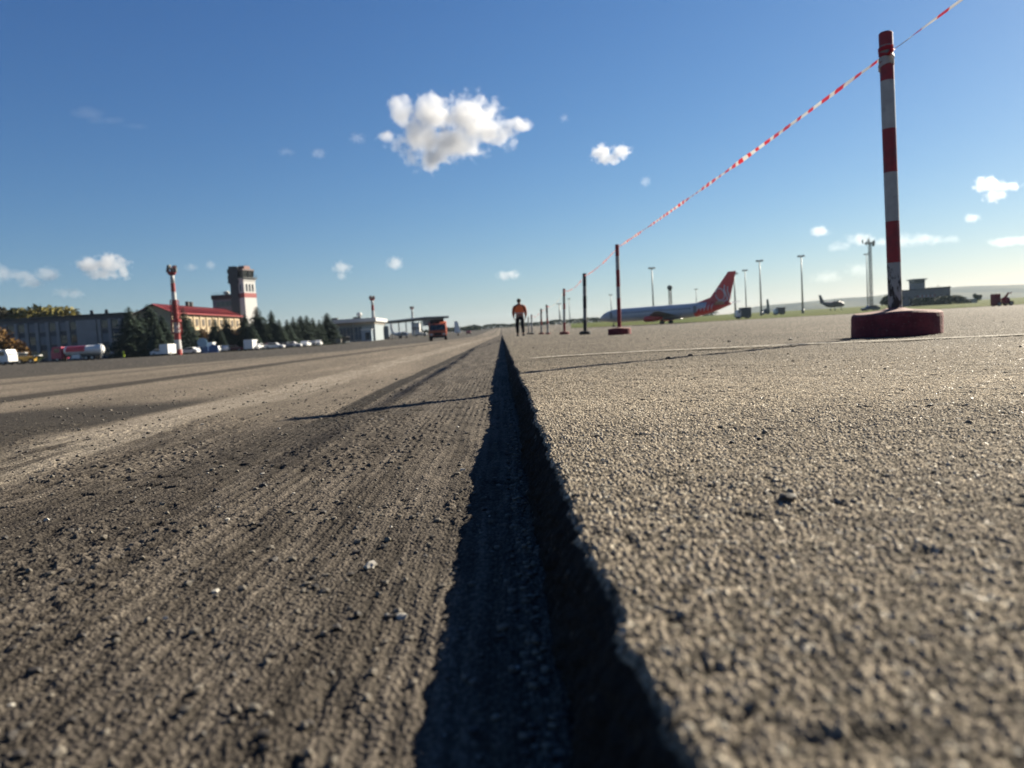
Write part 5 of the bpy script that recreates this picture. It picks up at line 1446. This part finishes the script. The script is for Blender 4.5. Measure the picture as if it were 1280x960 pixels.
# ============================================================ clouds
def cloud_material(name, lobes, dens, nscale, namp, sharp, seed):
    m = bpy.data.materials.new(name); m.use_nodes = True; t = m.node_tree; t.nodes.clear()
    g = N.__new__(N); g.m = m; g.t = t
    out = t.nodes.new("ShaderNodeOutputMaterial"); pv = t.nodes.new("ShaderNodeVolumePrincipled")
    pv.inputs['Color'].default_value = (0.76, 0.77, 0.79, 1); pv.inputs['Anisotropy'].default_value = 0.35
    co = g.co(); best = None
    for (x, y, z, rx, ry, rz) in lobes:
        d = g.vmath('MULTIPLY', g.vmath('SUBTRACT', co, (x, y, z)), (1 / rx, 1 / ry, 1 / rz))
        v = g.math('SUBTRACT', 1.0, g.vmath('LENGTH', d))
        best = v if best is None else g.math('MAXIMUM', best, v)
    cs = g.vmath('ADD', co, (seed * 13.1, seed * 7.7, 0))
    n1 = g.noise(cs, nscale, 7, 0.66)
    vo = g.n("ShaderNodeTexVoronoi", feature='SMOOTH_F1'); g.l(cs, vo.inputs['Vector']); vo.inputs['Scale'].default_value = nscale * 1.6; vo.inputs['Detail'].default_value = 2.5
    puff = g.math('MULTIPLY', g.math('SUBTRACT', 0.42, vo.outputs['Distance']), 0.62)
    v = g.math('ADD', g.math('ADD', best, g.math('MULTIPLY', g.math('SUBTRACT', n1, 0.58), namp * 1.5)), puff)
    v = g.math('ADD', v, 0.04)
    v = g.math('MULTIPLY', v, sharp, clamp=True)
    g.put(pv.inputs['Density'], g.math('MULTIPLY', v, dens))
    t.links.new(pv.outputs[0], out.inputs['Volume'])
    return m
def cloud(px, py, lobes_px, label, dens=0.02, nsc=2.2, namp=1.0, sharp=3.0, seed=1):
    """lobes_px: (dx, dy, rx, ry) in photograph pixels about (px, py)"""
    d = ray(px, py); elev = max(math.asin(d.z), 0.05)
    dist = min(1150 / math.sin(elev), 9500)
    c = Vector((0, 0, CAMZ)) + d * dist; s = dist / F
    right = (CAMROT @ Vector((1, 0, 0))); up = (CAMROT @ Vector((0, 1, 0))); back = right.cross(up)
    Rm = Matrix((right, back, up)).transposed()
    ext = max(max(abs(l[0]) + l[2] * 1.3 for l in lobes_px), max(abs(l[1]) + l[3] * 1.3 for l in lobes_px))
    U = ext * s                                # object unit
    lobes = []
    for dx, dy, rx, ry in lobes_px:
        lobes.append((dx / ext, 0.0, -dy / ext, rx / ext, min(rx, ry * 1.3) / ext, ry / ext))
    minx = min(l[0] - l[3] * 1.25 for l in lobes); maxx = max(l[0] + l[3] * 1.25 for l in lobes)
    minz = min(l[2] - l[5] * 1.25 for l in lobes); maxz = max(l[2] + l[5] * 1.25 for l in lobes)
    my = max(l[4] for l in lobes) * 1.25
    m = MB(); m.box(((minx + maxx) / 2, 0, (minz + maxz) / 2), (maxx - minx, 2 * my, maxz - minz))
    o = m.build("cloud", cloud_material("cloud_vapour", lobes, dens, nsc, namp, sharp, seed))
    o.matrix_world = Matrix.Translation(c) @ Rm.to_4x4() @ Matrix.Diagonal((U, U, U, 1))
    tag(o, label, "cloud", "fair-weather clouds")
    return o
cloud(565, 168, [(-58, -28, 26, 24), (-25, -22, 44, 30), (20, -18, 48, 36), (48, -2, 36, 28), (78, -12, 24, 13), (-30, 6, 52, 30), (-28, 30, 34, 20), (-5, 10, 55, 30), (-78, 3, 16, 9)],
      "largest cloud, puffy with grey left underside, high left of centre", 0.019, 4.6, 1.25, 1.9, 1)
cloud(763, 193, [(-10, -2, 18, 13), (12, -3, 18, 11), (-4, 6, 22, 9)], "compact white cloud right of the largest one", 0.016, 4.0, .9, 3, 2)
cloud(1244, 237, [(-8, -5, 18, 11), (10, -3, 20, 8), (0, 6, 14, 10)], "white ragged cloud high at the right edge", 0.012, 4.0, 1.0, 3, 3)
cloud(1144, 301, [(-14, 0, 22, 12), (10, -2, 24, 11)], "pale cloud touching the near pole's right side", 0.0026, 4.0, 1.1, 1.8, 4)
cloud(1068, 303, [(-18, 5, 22, 8), (8, -2, 26, 12), (28, 0, 16, 8)], "pale cloud behind the antenna tower's head", 0.0028, 4.0, 1.1, 1.8, 5)
cloud(1024, 290, [(0, 0, 20, 8)], "small flat cloud left of the antenna tower", 0.006, 3.0, 1.0, 2.5, 6)
cloud(1060, 338, [(-24, 8, 24, 10), (14, -2, 26, 12)], "very faint low cloud left of the antenna tower", 0.0014, 4.0, 1.1, 1.8, 7)
cloud(1215, 273, [(0, 0, 11, 7)], "tiny cloud puff below the ragged one", 0.006, 3.0, 1.0, 2.5, 8)
cloud(1186, 300, [(0, 0, 22, 7)], "small faint cloud right of the pole-touching one", 0.0022, 3.0, 1.0, 1.8, 9)
cloud(1262, 300, [(-6, 2, 26, 8), (12, 0, 18, 8)], "faint flat cloud at the right edge", 0.004, 3.0, 1.0, 2.5, 10)
cloud(129, 334, [(-14, -2, 20, 13), (8, -4, 24, 15), (-2, 8, 26, 8), (22, 6, 9, 11)], "thick white cloud above the grey block's right part", 0.008, 4.0, .85, 3, 11)
cloud(8, 342, [(-12, 0, 30, 13), (14, 2, 20, 9)], "soft cloud cut by the left edge", 0.004, 4.0, 1.0, 2.5, 12)
cloud(52, 347, [(7, -3, 18, 11), (-10, 6, 22, 8)], "cloud between the edge cloud and the thick white one", 0.004, 4.0, 1.0, 2.5, 13)
cloud(84, 366, [(-4, 0, 16, 8), (8, 0, 14, 8)], "small faint cloud just above the grey block", 0.0025, 4.0, 1.0, 2.5, 14)
cloud(493.5, 329.5, [(0, 0, 14, 11)], "small round cloud left of the walking person", 0.005, 3.0, .9, 2.5, 15)
cloud(427, 338, [(0, -3, 16, 11), (0, 7, 8, 9)], "small wedge-shaped cloud over the conifers' right end", 0.004, 3.0, .9, 2.5, 16)
cloud(634, 343, [(-3, 2, 16, 9), (6, 0, 14, 9)], "small cloud right above the walking person", 0.005, 3.0, .9, 2.5, 17)
cloud(263, 331, [(0, 0, 8, 8)], "tiny puff above the control tower, right one", 0.003, 3.0, .9, 2.5, 18)
cloud(239, 334, [(0, 0, 10, 6)], "tiny puff right of the big striped mast's head", 0.003, 3.0, .9, 2.5, 19)
cloud(447, 173, [(0, 0, 14, 9)], "thin wisp touching the largest cloud's left side", 0.0025, 3.0, 1.1, 2.5, 20)
cloud(398, 192, [(0, 0, 14, 9)], "faint wisp left of the largest cloud, nearer of two", 0.0022, 3.0, 1.1, 2.5, 21)
cloud(357, 190, [(0, 0, 15, 7)], "faint wisp left of the largest cloud, farther of two", 0.0018, 3.0, 1.1, 2.5, 22)
cloud(118, 147, [(-10, -4, 30, 9), (12, 3, 30, 7), (45, 9, 26, 6)], "thin long streak of high cloud at upper left", 0.0010, 2.0, .8, 2.0, 23)
cloud(705, 148, [(0, 0, 8, 7)], "tiny puff above the compact cloud", 0.003, 3.0, 1.0, 2.5, 24)
cloud(807, 227, [(0, 0, 9, 9)], "tiny puff below and right of the compact cloud", 0.003, 3.0, 1.0, 2.5, 25)

# ============================================================ the air
def haze():
    m = bpy.data.materials.new("haze_air"); m.use_nodes = True; t = m.node_tree; t.nodes.clear()
    out = t.nodes.new("ShaderNodeOutputMaterial"); pv = t.nodes.new("ShaderNodeVolumePrincipled")
    pv.inputs['Color'].default_value = (0.62, 0.80, 1.0, 1); pv.inputs['Density'].default_value = 0.00005; pv.inputs['Anisotropy'].default_value = 0.2
    t.links.new(pv.outputs[0], out.inputs['Volume'])
    o = MB().box((0, 2200, 61), (11000, 5400, 128)).build("haze", m)
    tag(o, "faint pale air over the whole airfield", None, None, "stuff")
haze()
